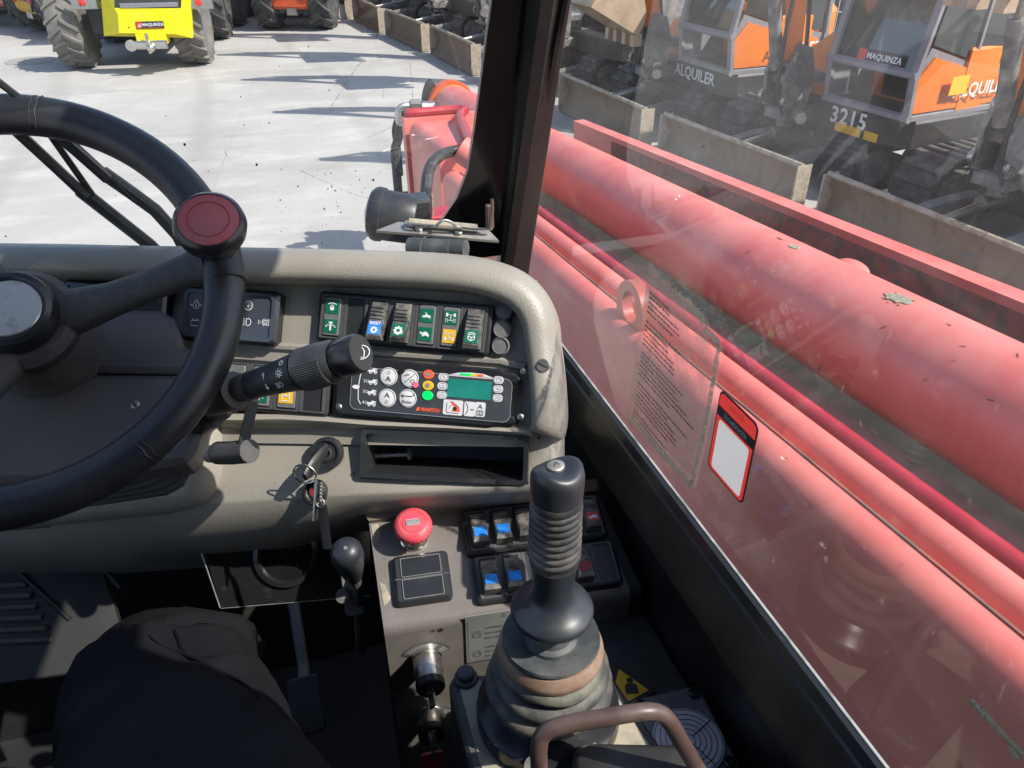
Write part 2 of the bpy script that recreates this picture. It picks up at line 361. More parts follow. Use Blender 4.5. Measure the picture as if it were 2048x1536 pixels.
LWHITE = label_mat('white label ink', (.75, .75, .75))
GLASS_S = glass_mat('side glass', (.95, .965, .955), .042, 2.2, 1.5, streak=(1, 1, .5))
GLASS_F = glass_mat('windscreen glass', (.96, .975, .965), .018, 3.0, 1.5)
GLASS_P = glass_mat('door glass', (.95, .965, .955), .02, 3.0, 1.5)
OLDFILM = film_mat('perished label film', (.68, .47, .38), .42, 45, .35, .7)
FILMEDGE = film_mat('glue residue', (.60, .52, .40), .85, 220, .38, .6)
SMEAR = film_mat('glue smear', (.3, .27, .25), .55, 260, .45, .6)

# concrete yard
def ground_mat():
    m = bpy.data.materials.new('yard concrete'); m.use_nodes = True; t = m.node_tree; b = t.nodes['Principled BSDF']; N = t.nodes.new; L = t.links.new
    b.inputs['Roughness'].default_value = .85; b.inputs['Specular IOR Level'].default_value = .25
    g = N('ShaderNodeNewGeometry')
    def nz(scale, det, st):
        mp = N('ShaderNodeMapping'); mp.inputs['Scale'].default_value = st; mp.inputs['Rotation'].default_value = (0, 0, .25); L(g.outputs['Position'], mp.inputs[0])
        n = N('ShaderNodeTexNoise'); n.inputs['Scale'].default_value = scale; n.inputs['Detail'].default_value = det; n.inputs['Roughness'].default_value = .62; L(mp.outputs[0], n.inputs['Vector']); return n.outputs[0]
    def mix(c0, c1, f, lo, hi, amt=1):
        mr = N('ShaderNodeMapRange'); mr.inputs[1].default_value = lo; mr.inputs[2].default_value = hi; mr.inputs[4].default_value = amt; L(f, mr.inputs[0])
        x = N('ShaderNodeMix'); x.data_type = 'RGBA'; L(mr.outputs[0], x.inputs[0])
        if isinstance(c0, tuple): x.inputs[6].default_value = (*c0, 1)
        else: L(c0, x.inputs[6])
        x.inputs[7].default_value = (*c1, 1); return x.outputs[2]
    c = mix((.33, .318, .298), (.405, .39, .368), nz(.6, 6, (1, 1, 1)), .35, .65)
    c = mix(c, (.465, .45, .425), nz(1.6, 7, (.7, 1.4, 1)), .5, .68, .7)
    c = mix(c, (.21, .20, .185), nz(.9, 8, (.55, 1.7, 1)), .57, .80, .65)
    c = mix(c, (.25, .235, .21), nz(9, 5, (1, 1, 1)), .60, .80, .5)
    c = mix(c, (.12, .11, .10), nz(26, 2, (1, 1, 1)), .73, .77, .7)
    br = N('ShaderNodeTexBrick'); br.inputs['Scale'].default_value = 1; br.inputs['Mortar Size'].default_value = .006; br.inputs['Brick Width'].default_value = 5.2; br.inputs['Row Height'].default_value = 4.4; br.offset = 0
    mp2 = N('ShaderNodeMapping'); mp2.inputs['Rotation'].default_value = (0, 0, .12); mp2.inputs['Location'].default_value = (1.3, .7, 0); L(g.outputs['Position'], mp2.inputs[0]); L(mp2.outputs[0], br.inputs['Vector'])
    c = mix(c, (.24, .23, .21), br.outputs['Fac'], .3, .9, .3)
    wv = N('ShaderNodeTexWave'); wv.inputs['Scale'].default_value = .16; wv.inputs['Distortion'].default_value = 9; wv.inputs['Detail'].default_value = 2; wv.inputs['Detail Scale'].default_value = .3; L(g.outputs['Position'], wv.inputs['Vector'])
    c = mix(c, (.27, .255, .235), wv.outputs['Fac'], .93, 1.0, .35)
    L(c, b.inputs['Base Color'])
    bp = N('ShaderNodeBump'); bp.inputs['Strength'].default_value = .25; bp.inputs['Distance'].default_value = .01; L(nz(60, 4, (1, 1, 1)), bp.inputs['Height']); L(bp.outputs[0], b.inputs['Normal'])
    return m

# ------------------------------------------------------------------ ground
GM = ground_mat()
mb = MB(); mb.add([(-300, -300, 0), (300, -300, 0), (300, 300, 0), (-300, 300, 0)], [(0, 1, 2, 3)])
struct(mb.build('ground', GM))

# ------------------------------------------------------------------ cab shell
W = .31
SIDE = Fr((W, 0, 2.3), (0, -1, 0), (0, 0, 1))           # right window plane, normal into the cab
def sp(x, y, c=0): return SIDE.px(x, y, c)
# front pillar : two edges running up and back
def ext(p, q, z): t = (z-p.z)/(q.z-p.z); return p+(q-p)*t
XL, XR = .262, .306
def pl_(x, y, X): return onplane(x, y, V((X, 0, 2.3)), V((1, 0, 0)))
Lb, Lt = pl_(1003, 500, XL), pl_(1060, 0, XL)
Rb, Rt_ = pl_(1034, 525, XR), pl_(1133, 0, XR)
Mb_, Mt_ = pl_(1014, 500, XL+.006), pl_(1084, 0, XL+.006)
ZB, ZT = 2.3-.53, 2.3+.30
rows = []
for z in (ZB, 2.3-.42, 2.3-.25, 2.3-.1, ZT):
    l, m_, r_ = ext(Lb, Lt, z), ext(Mb_, Mt_, z), ext(Rb, Rt_, z)
    rows.append([l, l+V((.0, .012, 0)), V((XR+.005, l.y+.02, z)), V((XR+.006, r_.y+.010, z)), r_+V((.004, .004, 0)), r_+V((.001, -.001, 0)), r_+(m_-r_)*.14+V((-.006, -.002, 0)), m_+V((.010, -.004, 0)), m_+V((-.002, -.003, 0)), l+(m_-l)*.5+V((.0, -.001, 0))])
pill = thing('windscreen_pillar', 'black painted front pillar between windscreen and red boom window', 'pillar', (XL+.02, Lb.y, ZB))
mb = MB(); mb.loft(rows, cu=True); mb.build('post', PILLAR, pill, 25)
mb = MB(); e = [r_[5]+V((-.004, -.004, 0)) for r_ in rows]; mb.tube(e, .0055, 8); mb.build('rubber_seal', BLACKG, pill)
# windscreen plane holds the left pillar edge and the cab's cross axis
wd = (Lt-Lb).normalized()
WIND = Fr(Lb+V((0, .012, 0)), (1, 0, 0), wd)                 # normal faces the driver
wind = thing('windscreen', 'large clear dusty front windscreen with black printed border', 'windscreen', WIND.at(-.4, -.2))
aR = XL-WIND.o.x+.01
mb = MB(); mb.add([WIND.at(a, b, 0) for a, b in ((-.95, -.10), (aR, -.10), (aR, .62), (-.95, .62))], [(0, 1, 2, 3)]); mb.build('glass', GLASS_F, wind)
mb = MB(); rs_ = random.Random(5)
for k in range(110):
    if k < 60: x, y = rs_.uniform(560, 860), rs_.uniform(330, 500)
    else: x, y = rs_.uniform(-50, 930), rs_.uniform(0, 500)
    a, b = WIND.ab(x, y); r = rs_.choice((.0005, .0006, .0008, .0012))*rs_.uniform(.6, 1.1); mb.plate(WIND, circ(a, b, r, 7, r*rs_.uniform(.6, 1.5)), .001)
mb.build('fly_specks', MACH, wind, kind='stuff')
mb = MB()
for p in (((660, 215), (715, 130), (730, 118)), ((735, 275), (812, 240)), ((816, 90), (822, 150), (826, 205)), ((600, 340), (700, 385), (760, 402)), ((448, 300), (455, 312)), ((300, 140), (352, 120)), ((648, 345), (655, 352)), ((768, 170), (765, 195))): mb.line(WIND, [WIND.ab(*q) for q in p], .0006, .001)
mb.build('scratches', SMEAR, wind, kind='stuff')
inner = [(990, -60), (984, 0), (972, 90), (960, 180), (949, 260), (936, 340), (915, 395), (888, 435), (858, 470), (820, 505), (780, 540)]
ia = [WIND.ab(x, y, .003) for x, y in inner]
outer = [(aR, ia[0][1])]+[(aR, b) for a, b in ia[1:]]
mb = MB(); mb.loft([[WIND.at(a, b, .003) for a, b in ia], [WIND.at(a, b, .003) for a, b in outer]])
mb.build('black_border', FRIT, wind)
mb = MB(); mb.tube([WIND.at(a-.0008, b, .002) for a, b in ia], .0011, 6); mb.build('glass_edge', PLATEM, wind)
# side window
side = thing('side_window', 'big right side pane with smears, dust and reflections beside the boom', 'window', (W, .4, 2.3-.46))
zs = sp(1120, 680).z; zs2 = sp(1770, 1536).z; ZS = (zs+zs2)/2
def pill_y(z): return ext(Rb, Rt_, z).y
YB, ZTOP = .085, 2.3+.16
mb = MB(); mb.add([(W, YB, ZS), (W, pill_y(ZS)+.004, ZS), (W, pill_y(ZTOP)+.004, ZTOP), (W, YB, ZTOP)], [(0, 1, 2, 3)]); mb.build('glass', GLASS_S, side)
# sill
sill = thing('window_sill', 'long black door frame sill under the side window', 'sill', (W, .4, ZS))
def barY(mb, sec, y0, y1, mi=0): mb.loft([[V((x, y0, z)) for x, z in sec], [V((x, y1, z)) for x, z in sec]], mi, cu=True); n = len(sec); mb.add([V((x, y, z)) for y in (y0, y1) for x, z in sec], [tuple(range(n)), tuple(range(n, 2*n))[::-1]], mi)
mb = MB(); barY(mb, [(.3125, ZS-.004), (.3085, ZS-.004), (.300, ZS-.012), (.293, ZS-.03), (.289, ZS-.062), (.292, ZS-.068), (.304, ZS-.075), (.304, ZS-.85), (.3125, ZS-.85)], -.9, .97); mb.build('frame', FRAME, sill, 20)
mb = MB(); barY(mb, [(.3112, ZS-.0038), (.3112, ZS+.0003), (.3090, ZS+.0003), (.3084, ZS-.0038)], .09, .925); mb.build('seal_strip', SEALW, sill, 20)
mb = MB(); barY(mb, [(.3082, ZS-.0045), (.3082, ZS-.0005), (.3045, ZS-.001), (.3015, ZS-.0095)], .09, .925); mb.build('rubber_bead', BLACKG, sill, 20)
# rest of the shell: right wall and panel added to block sun, roof with glazed front, left door side, floor, rear
shell = thing('cab_shell', 'dark enclosing cab walls, roof and floor round the driver', 'cab', (-.2, 0, 1.05))
mb = MB()
mb.box(WORLD, .300, .345, -.9, .085, 1.0, 2.75)                        # unseen right wall, placed to keep sun off the leg
mb.box(WORLD, .300, .345, .085, .80, ZTOP, ZTOP+.05)                   # right window header
mb.box(WORLD, .300, .345, .085, .62, ZTOP+.05, 2.75)  # unseen panel added to shade the left hood and the spinner knob
mb.box(WORLD, -.86, .345, -.95, -.9, 1.0, 2.75)                         # rear wall
mb.build('wall_and_sun_block', DARKM, shell)
mb = MB()
mb.box(WORLD, -.86, .345, -.9, .27, 2.75, 2.80)
mb.box(WORLD, -.86, -.80, .36, .80, 2.40, 2.46); mb.box(WORLD, -.86, .345, .78, .83, 2.40, 2.46)
mb.build('roof', DARKM, shell)
mb = MB()
mb.box(WORLD, -.86, -.80, -.9, 1.0, 1.0, 1.72); mb.box(WORLD, -.86, -.80, -.9, -.35, 1.72, 2.75)
mb.box(WORLD, -.86, -.80, .84, .93, 1.72, 2.3); mb.box(WORLD, -.86, -.80, -.35, .36, 2.70, 2.75)
mb.build('left_door', DARKM, shell)
mb = MB(); mb.box(WORLD, -.86, .345, -.9, 1.15, .98, 1.05); mb.build('floor', DARKM, shell)
mb = MB(); mb.box(WORLD, -.86, .345, 1.02, 1.06, 1.05, 1.80); mb.build('front_wall', DARKM, shell)

# ------------------------------------------------------------------ red boom outside the right window
DEC = R(5)
BY = V((0, math.cos(DEC), -math.sin(DEC))); BU = V((1, 0, 0)).cross(BY)
def bp(r, d, t): return CAM+V((1, 0, 0))*r-BU*d+BY*t                  # right, below the eye, forward along the boom
def btube(mb, r, d, R_, t0, t1, n=40, mi=0): mb.tube([bp(r, d, t0), bp(r, d, t1)], R_, n, mi, upv=BU)
def pol(D, ang): return D*math.cos(R(ang)), D*math.sin(R(ang))
boom = thing('telescopic_boom', 'faded red telescopic boom with big round cylinder beyond the side window', 'boom', bp(.9, 1.2, 1.5))
def tb_at(x, y, rr):                                                     # t where the pixel's ray meets the plane right = rr
    p = pl_(x, y, rr)-CAM; return p.dot(BY)
RC = 1.5*math.sin(R(5.1)); cr, cdn = pol(1.5, 31.3)
tE = tb_at(905, 196, cr)
mb = MB(); btube(mb, cr, cdn, RC, -1.6, tE, 56); mb.build('lift_cylinder', RED, boom)
mb = MB(); fr = Fr(bp(cr, cdn, tE), (1, 0, 0), BU)                      # normal = -BY (towards the cab)
mb.lathe(fr, [(RC*.96, .0), (RC*1.16, .0), (RC*1.2, -.02), (RC*1.2, -.09), (RC*1.12, -.11), (.02, -.11)], 40); mb.build('end_collar', ORANGE_R, boom)
mb = MB(); mb.lathe(fr, [(RC*1.005, .03), (RC*1.02, .028), (RC*1.02, .002)], 40); mb.build('yellow_ring', AMBER, boom)
# pipes between cylinder and box
p1r, p1d = pol(1.15, 41.75)
mb = MB(); btube(mb, p1r, p1d, 1.15*math.sin(R(1.72)), -1.6, 3.3, 24); mb.build('guide_pipe', RED, boom)
q_r, q_d = pol(1.27, 39.6)
mb = MB(); btube(mb, q_r, q_d, 1.27*math.sin(R(.95)), -1.6, 3.2, 20); mb.build('return_pipe', RED_D, boom)
s0 = pol(1.40, 38.9); s1 = pol(1.44, 37.75)
def bslab(mb, pts, t0, t1, mi=0):
    n = len(pts); mb.loft([[bp(r, d, t0) for r, d in pts], [bp(r, d, t1) for r, d in pts]], mi, cu=True)
    mb.add([bp(r, d, t) for t in (t0, t1) for r, d in pts], [tuple(range(n)), tuple(range(n, 2*n))[::-1]], mi)
mb = MB(); bslab(mb, [s0, s1, (s1[0]+.03, s1[1]+.05), (s0[0], s0[1]+.06)], -1.6, 3.0); mb.build('brown_cover_strip', BROWNST, boom)
mb = MB(); bslab(mb, [(.72, 1.15), (1.99, 1.15), (1.99, 1.2), (.72, 1.2)], -1.6, 4.6); mb.build('dark_gap_floor', GAP_DARK, boom)  # dark sheet stands in for the shade in the gap
# box section with rounded top corner
tBox = tb_at(811, 300, .66)
c0 = pol(.955, 44.5); sec = []
rc = .045; cx, cy = .655+rc, c0[1]+rc-.006
for k in range(9):
    a = R(180+90*k/8); sec.append((cx+rc*math.cos(a), cy+rc*math.sin(a)))
sec += [(.714, cy-rc+.001), (.714, 2.1), (.655, 2.1)]
mb = MB(); bslab(mb, sec, -1.6, 2.9); mb.build('box_section', RED, boom, 40)
mb = MB()
for k in range(7):
    t = .05+.05*k+random.uniform(-.02, .02)
    mb.ball(bp(.653, cy+.02+random.uniform(0, .02), t), .004, 8, sc=(.6, 2.2, 1.2))
mb.tube([bp(.654, cy+.026+.002*math.sin(k), -.1+.022*k) for k in range(24)], [.0025+.003*random.random() for k in range(24)], 6)
mb.ball(bp(.662, cy-.018, .34), .014, 10, sc=(.5, 1, 1)); mb.build('lichen_line', LICHEN, boom, kind='stuff')
# dark joint line between pipe and box
mb = MB(); bslab(mb, [(.711, cy-rc-.002), (.7165, cy-rc-.001), (.7165, cy-rc+.02), (.711, cy-rc+.02)], -1.6, 2.85); mb.build('dirt_joint', REDRUST_SHADE, boom)
# lifting eye
te = tb_at(1268, 600, .70); ef = Fr(bp(.70, cy-rc, te), (0, -1, 0), BU)
mb = MB(); po = circ(0, .028, .062, 28); pi_ = circ(0, .034, .034, 28); mb.ring(ef, po, pi_, -.012, .012)
mb.ring(ef, po, pi_, .0119, -.0119)
mb.box(ef, -.085, .085, -.035, -.012, -.02, .02, .004); mb.build('lifting_eye', RED, boom)
# far side rail
rt, rd = 2.0, 2.0*math.tan(R(23.6)); tR = tb_at(1147, 245, rt)
mb = MB(); bslab(mb, [(rt, rd), (rt+.07, rd-.004), (rt+.085, rd+.012), (rt+.085, rd+.5), (rt+.01, rd+.5)], -1.6, tR); mb.build('far_side_rail', RED, boom)
mb = MB(); bslab(mb, [(rt-.005, rd+.030), (rt-.002, rd+.4), (rt+.004, rd+.4), (rt+.004, rd+.030)], .75, tR-.6); mb.build('rail_shade_skin', REDRUST_SHADE, boom)  # dark red skin paints the shade on the rail's inner side
mb = MB(); bslab(mb, [(rt-.10, rd+.2), (rt, rd+.18), (rt, rd+.22), (rt-.10, rd+.24)], -.5, 3); mb.build('rail_ledge', RED_D, boom)
# weld boss on the cylinder and bird dirt
tb_ = tb_at(1712, 540, cr+.1); mb = MB(); mb.ball(bp(cr+RC*.66, cdn-RC*.72, tb_), .034, 18, sc=(1, 1.5, .6)); mb.build('weld_boss', RED, boom)
mb = MB()
for x, y, s in ((1588, 494, .011), (1797, 597, .022), (1905, 612, .016), (1885, 612, .011)):
    o_, d_ = CAM, ray(x, y)
    # hit the cylinder
    ax = bp(cr, cdn, 0); dd = d_-BY*d_.dot(BY); oo = (o_-ax)-BY*(o_-ax).dot(BY)
    A_, B_, C_ = dd.dot(dd), 2*oo.dot(dd), oo.dot(oo)-RC*RC; q = B_*B_-4*A_*C_
    if q < 0: continue
    h = o_+d_*((-B_-math.sqrt(q))/(2*A_)); nn = (h-ax)-BY*(h-ax).dot(BY); f2 = Fr(h, BY, n=nn.normalized())
    poly = [(s*random.uniform(.75, 1.25)*1.5*math.cos(2*math.pi*k/22), s*random.uniform(.7, 1.25)*.9*math.sin(2*math.pi*k/22)) for k in range(22)]
    mb.prism(f2, poly, -.004, .0018, .0008)
    for k in range(7): a = random.uniform(0, 6.28); mb.ball(f2.at(s*1.7*math.cos(a), s*1.1*math.sin(a)), s*.1, 6, sc=(1, 1, .4))
mb.build('bird_droppings', LICHEN, boom, kind='stuff')
mb = MB()
for x, y, l, a in ((1498, 503, .02, .9), (1701, 527, .03, 2.5), (1560, 478, .03, 0), (1640, 735, .05, 1.0), (1926, 693, .014, .5), (1906, 722, .012, .8), (2036, 711, .02, 2.4), (1898, 650, .016, .1), (1767, 655, .02, .9), (1430, 470, .012, .4), (1850, 760, .012, 1.2), (1980, 800, .02, .3), (1620, 590, .01, .2)):
    o_, d_ = CAM, ray(x, y); ax = bp(cr, cdn, 0); dd = d_-BY*d_.dot(BY); oo = (o_-ax)-BY*(o_-ax).dot(BY)
    A_, B_, C_ = dd.dot(dd), 2*oo.dot(dd), oo.dot(oo)-RC*RC; q = B_*B_-4*A_*C_
    if q < 0: continue
    h = o_+d_*((-B_-math.sqrt(q))/(2*A_)); nn = (h-ax)-BY*(h-ax).dot(BY); f2 = Fr(h, BY, n=nn.normalized()).sub(0, 0, .001, a); l *= .5
    mb.plate(f2, [(l*t*random.uniform(.8, 1.1), l*.16*math.sin(math.acos(max(-1, min(1, t))))*s_*random.uniform(.6, 1.3)) for s_ in (1, -1) for t in ([1, .5, 0, -.5] if s_ == 1 else [-1, -.5, 0, .5])])
mb.build('paint_scar', REDRUST_SHADE, boom, kind='stuff')
# head of the boom at the front: casting, flange, small pipe and hoses
hr = .66
def hp(x, y, t=None, r=None):
    if r is not None: return pl_(x, y, r)
    p0 = bp(0, 0, t); return onplane(x, y, p0, BY)
tH = tBox-.02
A0 = hp(808, 238, r=hr); tF = (A0-CAM).dot(BY); dT = -(A0-CAM).dot(BU)
mb = MB(); secH = []
rcH = .05
for k in range(7):
    a = R(180+90*k/6); secH.append((hr+rcH+rcH*math.cos(a), dT+rcH+rcH*math.sin(a)))
secH += [(.90, dT+.005), (.90, dT+.62), (hr, dT+.62)]
bslab(mb, secH, 2.95, tF-.10); bslab(mb, [(hr-.012, dT-.012), (1.03, dT-.012), (1.03, dT+.62), (hr-.012, dT+.62)], tF-.06, tF)
mb.build('boom_head', RED, boom, 40)
mb = MB(); bslab(mb, [(hr+.02, dT+.1), (.98, dT+.1), (.98, dT+.6), (hr+.02, dT+.6)], tF-.1, tF-.06); mb.build('head_gap', AMBER, boom)
mb = MB(); tp = [bp(hr+.03, dT-.022, tF-.02), bp(hr+.03, dT-.03, tF-.04), bp(hr+.26, dT-.03, tF-.06), bp(hr+.20, dT-.03, tF-.25), bp(hr+.10, dT-.02, tF-.8)]
mb.tube(smooth_path(tp, 5), .02, 10); mb.build('thin_feed_pipe', RED_D, boom)
fc = hp(868, 212, tE-.05)
e1 = hp(842, 212, tE-.05); e2 = hp(820, 212, tE-.05); e3 = hp(805, 213, tE-.05)
mb = MB(); mb.tube([fc+(fc-e1)*.3, e1], .032, 8); mb.tube([e1+(e2-e1)*.1, e2], .043, 6); mb.build('hydraulic_fitting', STEEL, boom)
mb = MB(); mb.tube(smooth_path([e2, e3, hp(797, 222, tE-.05), hp(797, 240, tE-.05), hp(800, 252, tE-.05)], 5), .022, 10); mb.build('pipe_elbow', PIPE, boom)
mb = MB()
mb.tube(smooth_path([hp(800, 250, tE-.05), hp(797, 275, tE-.04), hp(790, 300, tE-.05), hp(792, 330, tE-.06), hp(795, 365, tE-.08), hp(800, 420, tE-.1)], 6), .030, 10); mb.build('hose', HOSE, boom); mb = MB()
mb.tube(smooth_path([hp(812, 228, tE), hp(800, 232, tE), hp(790, 260, tE), hp(796, 300, tE), hp(800, 350, tE-.1)], 6), .022, 10); mb.build('hose', HOSE, boom); mb = MB()
mb.tube(smooth_path([hp(932, 300, 2.35), hp(905, 303, 2.35), hp(880, 312, 2.3), hp(860, 335, 2.25), hp(853, 370, 2.2), hp(852, 410, 2.2), hp(852, 450, 2.2)], 6), .017, 10)
mb.build('hose', HOSE, boom)
mb = MB(); ff = Fr(hp(935, 308, 2.35), BY*-1, n=V((-1, 0, .3))); mb.tube([hp(922, 298, 2.35), hp(980, 338, 2.3)], .042, 16); mb.build('small_ram', RED, boom)
mb = MB(); mb.tube(smooth_path([hp(858, 222, tE+.1), hp(853, 200, tE+.1), hp(858, 175, tE+.1), hp(866, 165, tE+.1)], 4), .035, 8); mb.box(Fr(hp(850, 232, tE+.1), (1, 0, 0), (0, 0, 1)), -.12, .3, -.06, .02, -.05, .05); mb.build('black_hose_guard', MACH, boom)

# ------------------------------------------------------------------ work lamp in front of the windscreen
LM = dp(780, 432, 1.40)
lamp = thing('work_lamp', 'round black work lamp outside the windscreen, seen from behind', 'lamp', LM)
lf = Fr(LM, (0, .35, -1), n=(-.9, .42, .05))
mb = MB(); mb.lathe(lf, [(0.0000, -0.0510), (0.0405, -0.0510), (0.0440, -0.0458), (0.0449, -0.0176), (0.0458, 0.0106), (0.0484, 0.0123), (0.0493, 0.0229), (0.0466, 0.0299)], 32); mb.build('housing', BLACK, lamp)
mb = MB(); mb.lathe(lf, [(0.0458, 0.0246), (0.0422, 0.0352), (0.0264, 0.0405), (0, .048)], 28); mb.build('lens', SCREEN, lamp)
mb = MB(); mb.box(Fr(LM+V((.045, -.01, .0)), (1, 0, 0), (0, 0, 1)), -.022, .025, -.045, .035, -.02, .028, .004); mb.box(Fr(LM+V((.045, -.01, .0)), (1, 0, 0), (0, 0, 1)), -.012, .015, .004, .024, .026, .031); mb.build('connector_box', BLACKG, lamp)
mb = MB(); mb.box(Fr(LM+V((.075, .0, .0)), (1, 0, 0), (0, 0, 1)), -.02, .05, -.06, .0, -.02, .03, .003); mb.build('bracket', RED_D, lamp)
mb = MB(); mb.tube([LM+V((.072, -.02, -.10)), LM+V((.076, -.02, .04))], .0022, 6); mb.build('stud', RUST, lamp)

# ------------------------------------------------------------------ wipers outside the glass
def wiper(label, p, q, heel):
    t = thing('wiper', label, 'wiper', WIND.px(*p[1], -.02), 'wipers on the windscreen')
    pts = [WIND.px(x, y, -.016) for x, y in p]
    mb = MB(); mb.tube(pts, .0032, 6); mb.build('arm', BLACK, t)
    mb = MB(); pts = [WIND.px(x, y, -.012) for x, y in q]; mb.tube(pts, .0052, 6); mb.build('blade', BLACKG, t)
    mb = MB(); mb.tube([WIND.px(x, y, -.02) for x, y in heel], .0068, 8); mb.build('heel', BLACK, t)
wiper('left wiper arm crossing the windscreen behind the wheel rim', [(-60, 118), (0, 166), (60, 212), (185, 390)], [(-80, 150), (0, 232), (90, 315), (172, 392)], [(160, 380), (240, 443), (300, 490), (330, 520)])
wiper('right wiper arm meeting the wheel beside the red knob', [(90, 235), (150, 290), (210, 345), (270, 400)], [(105, 262), (150, 300), (215, 358)], [(205, 345), (262, 385), (310, 420), (355, 470), (380, 520)])

# ------------------------------------------------------------------ yard machines
def gz(x, y, h=0.0): d = ray(x, y); return CAM+d*((h-2.3)/d.z)
def wheel_parts(name_parent, fr_side, Rw, Ww, mt, rimm, parent, lugs=18, lname='wheel'):
    """agricultural wheel, axis = fr.n : tyre with real lugs, rim as sub-part"""
    fr = fr_side; mb = MB(); h = Ww/2
    mb.lathe(fr, [(Rw*.52, -h*.8), (Rw*.62, -h*.95), (Rw*.80, -h), (Rw*.90, -h*.86), (Rw*.935, -h*.5), (Rw*.945, 0), (Rw*.935, h*.5), (Rw*.90, h*.86), (Rw*.80, h), (Rw*.62, h*.95), (Rw*.52, h*.8)], 32)
    t = mb.build(lname, mt, parent, 40)
    mb = MB()
    for k in range(lugs):
        for s in (-1, 1):
            a0 = 2*math.pi*(k+.25*s)/lugs; pts = []
            for (da, c, r0) in ((0, .02, .93), (.10, .5, .925), (.20, .96, .86)):
                a = a0+da*1.25*(18/lugs)
                for w_, rr in ((-.055, r0), (-.04, 1.0 if c < .9 else .965), (.04, 1.0 if c < .9 else .965), (.055, r0)):
                    aa = a+w_; pts.append(fr.at(Rw*rr*math.cos(aa), Rw*rr*math.sin(aa), s*h*c))
            fs = []
            for i in range(2):
                for j in range(3): q = (i*4+j, i*4+j+1, i*4+j+5, i*4+j+4); fs.append(q)
            fs += [(0, 1, 2, 3), (8, 9, 10, 11)]
            mb.add(pts, fs)
    mb.build('tread_lug', mt, t, 20, kind='stuff')
    mb = MB(); mb.lathe(fr, [(Rw*.54, h*.78), (Rw*.5, h*.7), (Rw*.46, h*.3), (Rw*.2, h*.25), (Rw*.17, h*.5), (0, h*.5)], 24)
    mb.lathe(fr, [(Rw*.54, -h*.78), (Rw*.5, -h*.7), (Rw*.46, -h*.3), (0, -h*.3)], 24); mb.build('rim', rimm, t)
    return t

# --- yellow dumper, seen from the rear
pL, pR = gz(172, 133), gz(393, 131)
ax = (pR-pL); ax.z = 0; half = ax.length/2+.02; ax = V((.992, -.13, 0))
DF = Fr((pL+pR)/2, ax, (0, 0, 1))                                        # normal faces us (rear)
def dpx(x, y, c=0): return DF.ab(x, y, c)
dump = thing('site_dumper', 'bright yellow site dumper parked with its rear and tow hitch facing the cab', 'dumper', DF.o)
RW = .57
for s in (-1, 1): wheel_parts(dump, Fr(DF.at(s*(half-.01), RW, -.10), DF.n*-1, DF.v), RW, .44, TYRE, AMBER, dump)
for s in (-1, 1): wheel_parts(dump, Fr(DF.at(s*(half-.01), RW, -2.4), DF.n*-1, DF.v), RW, .50, TYRED, AMBER, dump, 14)
C0 = .80
def P2(lst, c): return [DF.at(*dpx(x, y, c), c) for x, y in lst]
topz = 1.55
o4 = [(198, -60), (200, -20), (204, 20), (208, 72)]; o3 = [(385, 76), (384, 40), (381, 0), (378, -60)]
i4 = [(228, -60), (229, 16), (236, 30), (238, 66)]; i3 = [(352, 68), (350, 34), (362, 16), (366, -60)]
mb = MB()
Lo, Li, Ri, Ro = P2(o4, .55), P2(i4, C0), P2(i3, C0), P2(o3, .55)
mb.loft([Lo, Li]); mb.loft([Ri[::-1], Ro[::-1]])
mb.add([Li[2], Li[3], Ri[0], Ri[1]], [(0, 1, 2, 3)]); mb.add([Li[1], Li[2], Ri[1], Ri[2]], [(0, 1, 2, 3)])
mb.add([Li[3], Lo[3], Ro[0], Ri[0]], [(0, 1, 2, 3)])
bk = [DF.at(dpx(*q, .55)[0], dpx(*q, .55)[1], -.1) for q in (o4[0], o4[3], o3[0], o3[3])]
mb.add([Lo[0], Lo[3], bk[1], bk[0]], [(0, 1, 2, 3)]); mb.add([Ro[0], Ro[3], bk[3], bk[2]], [(0, 1, 2, 3)])
mb.build('rear_bodywork', YELLOW, dump, 20)
mb = MB(); g_ = P2([(229, -60), (230, 12), (244, 18), (356, 18), (362, 12), (366, -60)], C0-.03); mb.add(g_, [tuple(range(6))]); mb.build('engine_grille', DGLASS, dump)
gf = Fr(DF.at(0, 0, C0), DF.u, DF.v); a0, b0 = gf.ab(240, 13); a1, b1 = gf.ab(356, 13)
mb = MB(); mb.box(gf, a0, a1, b0-.02, b0+.035, -.03, .01, .004); mb.build('grille_bar', CABG, dump)
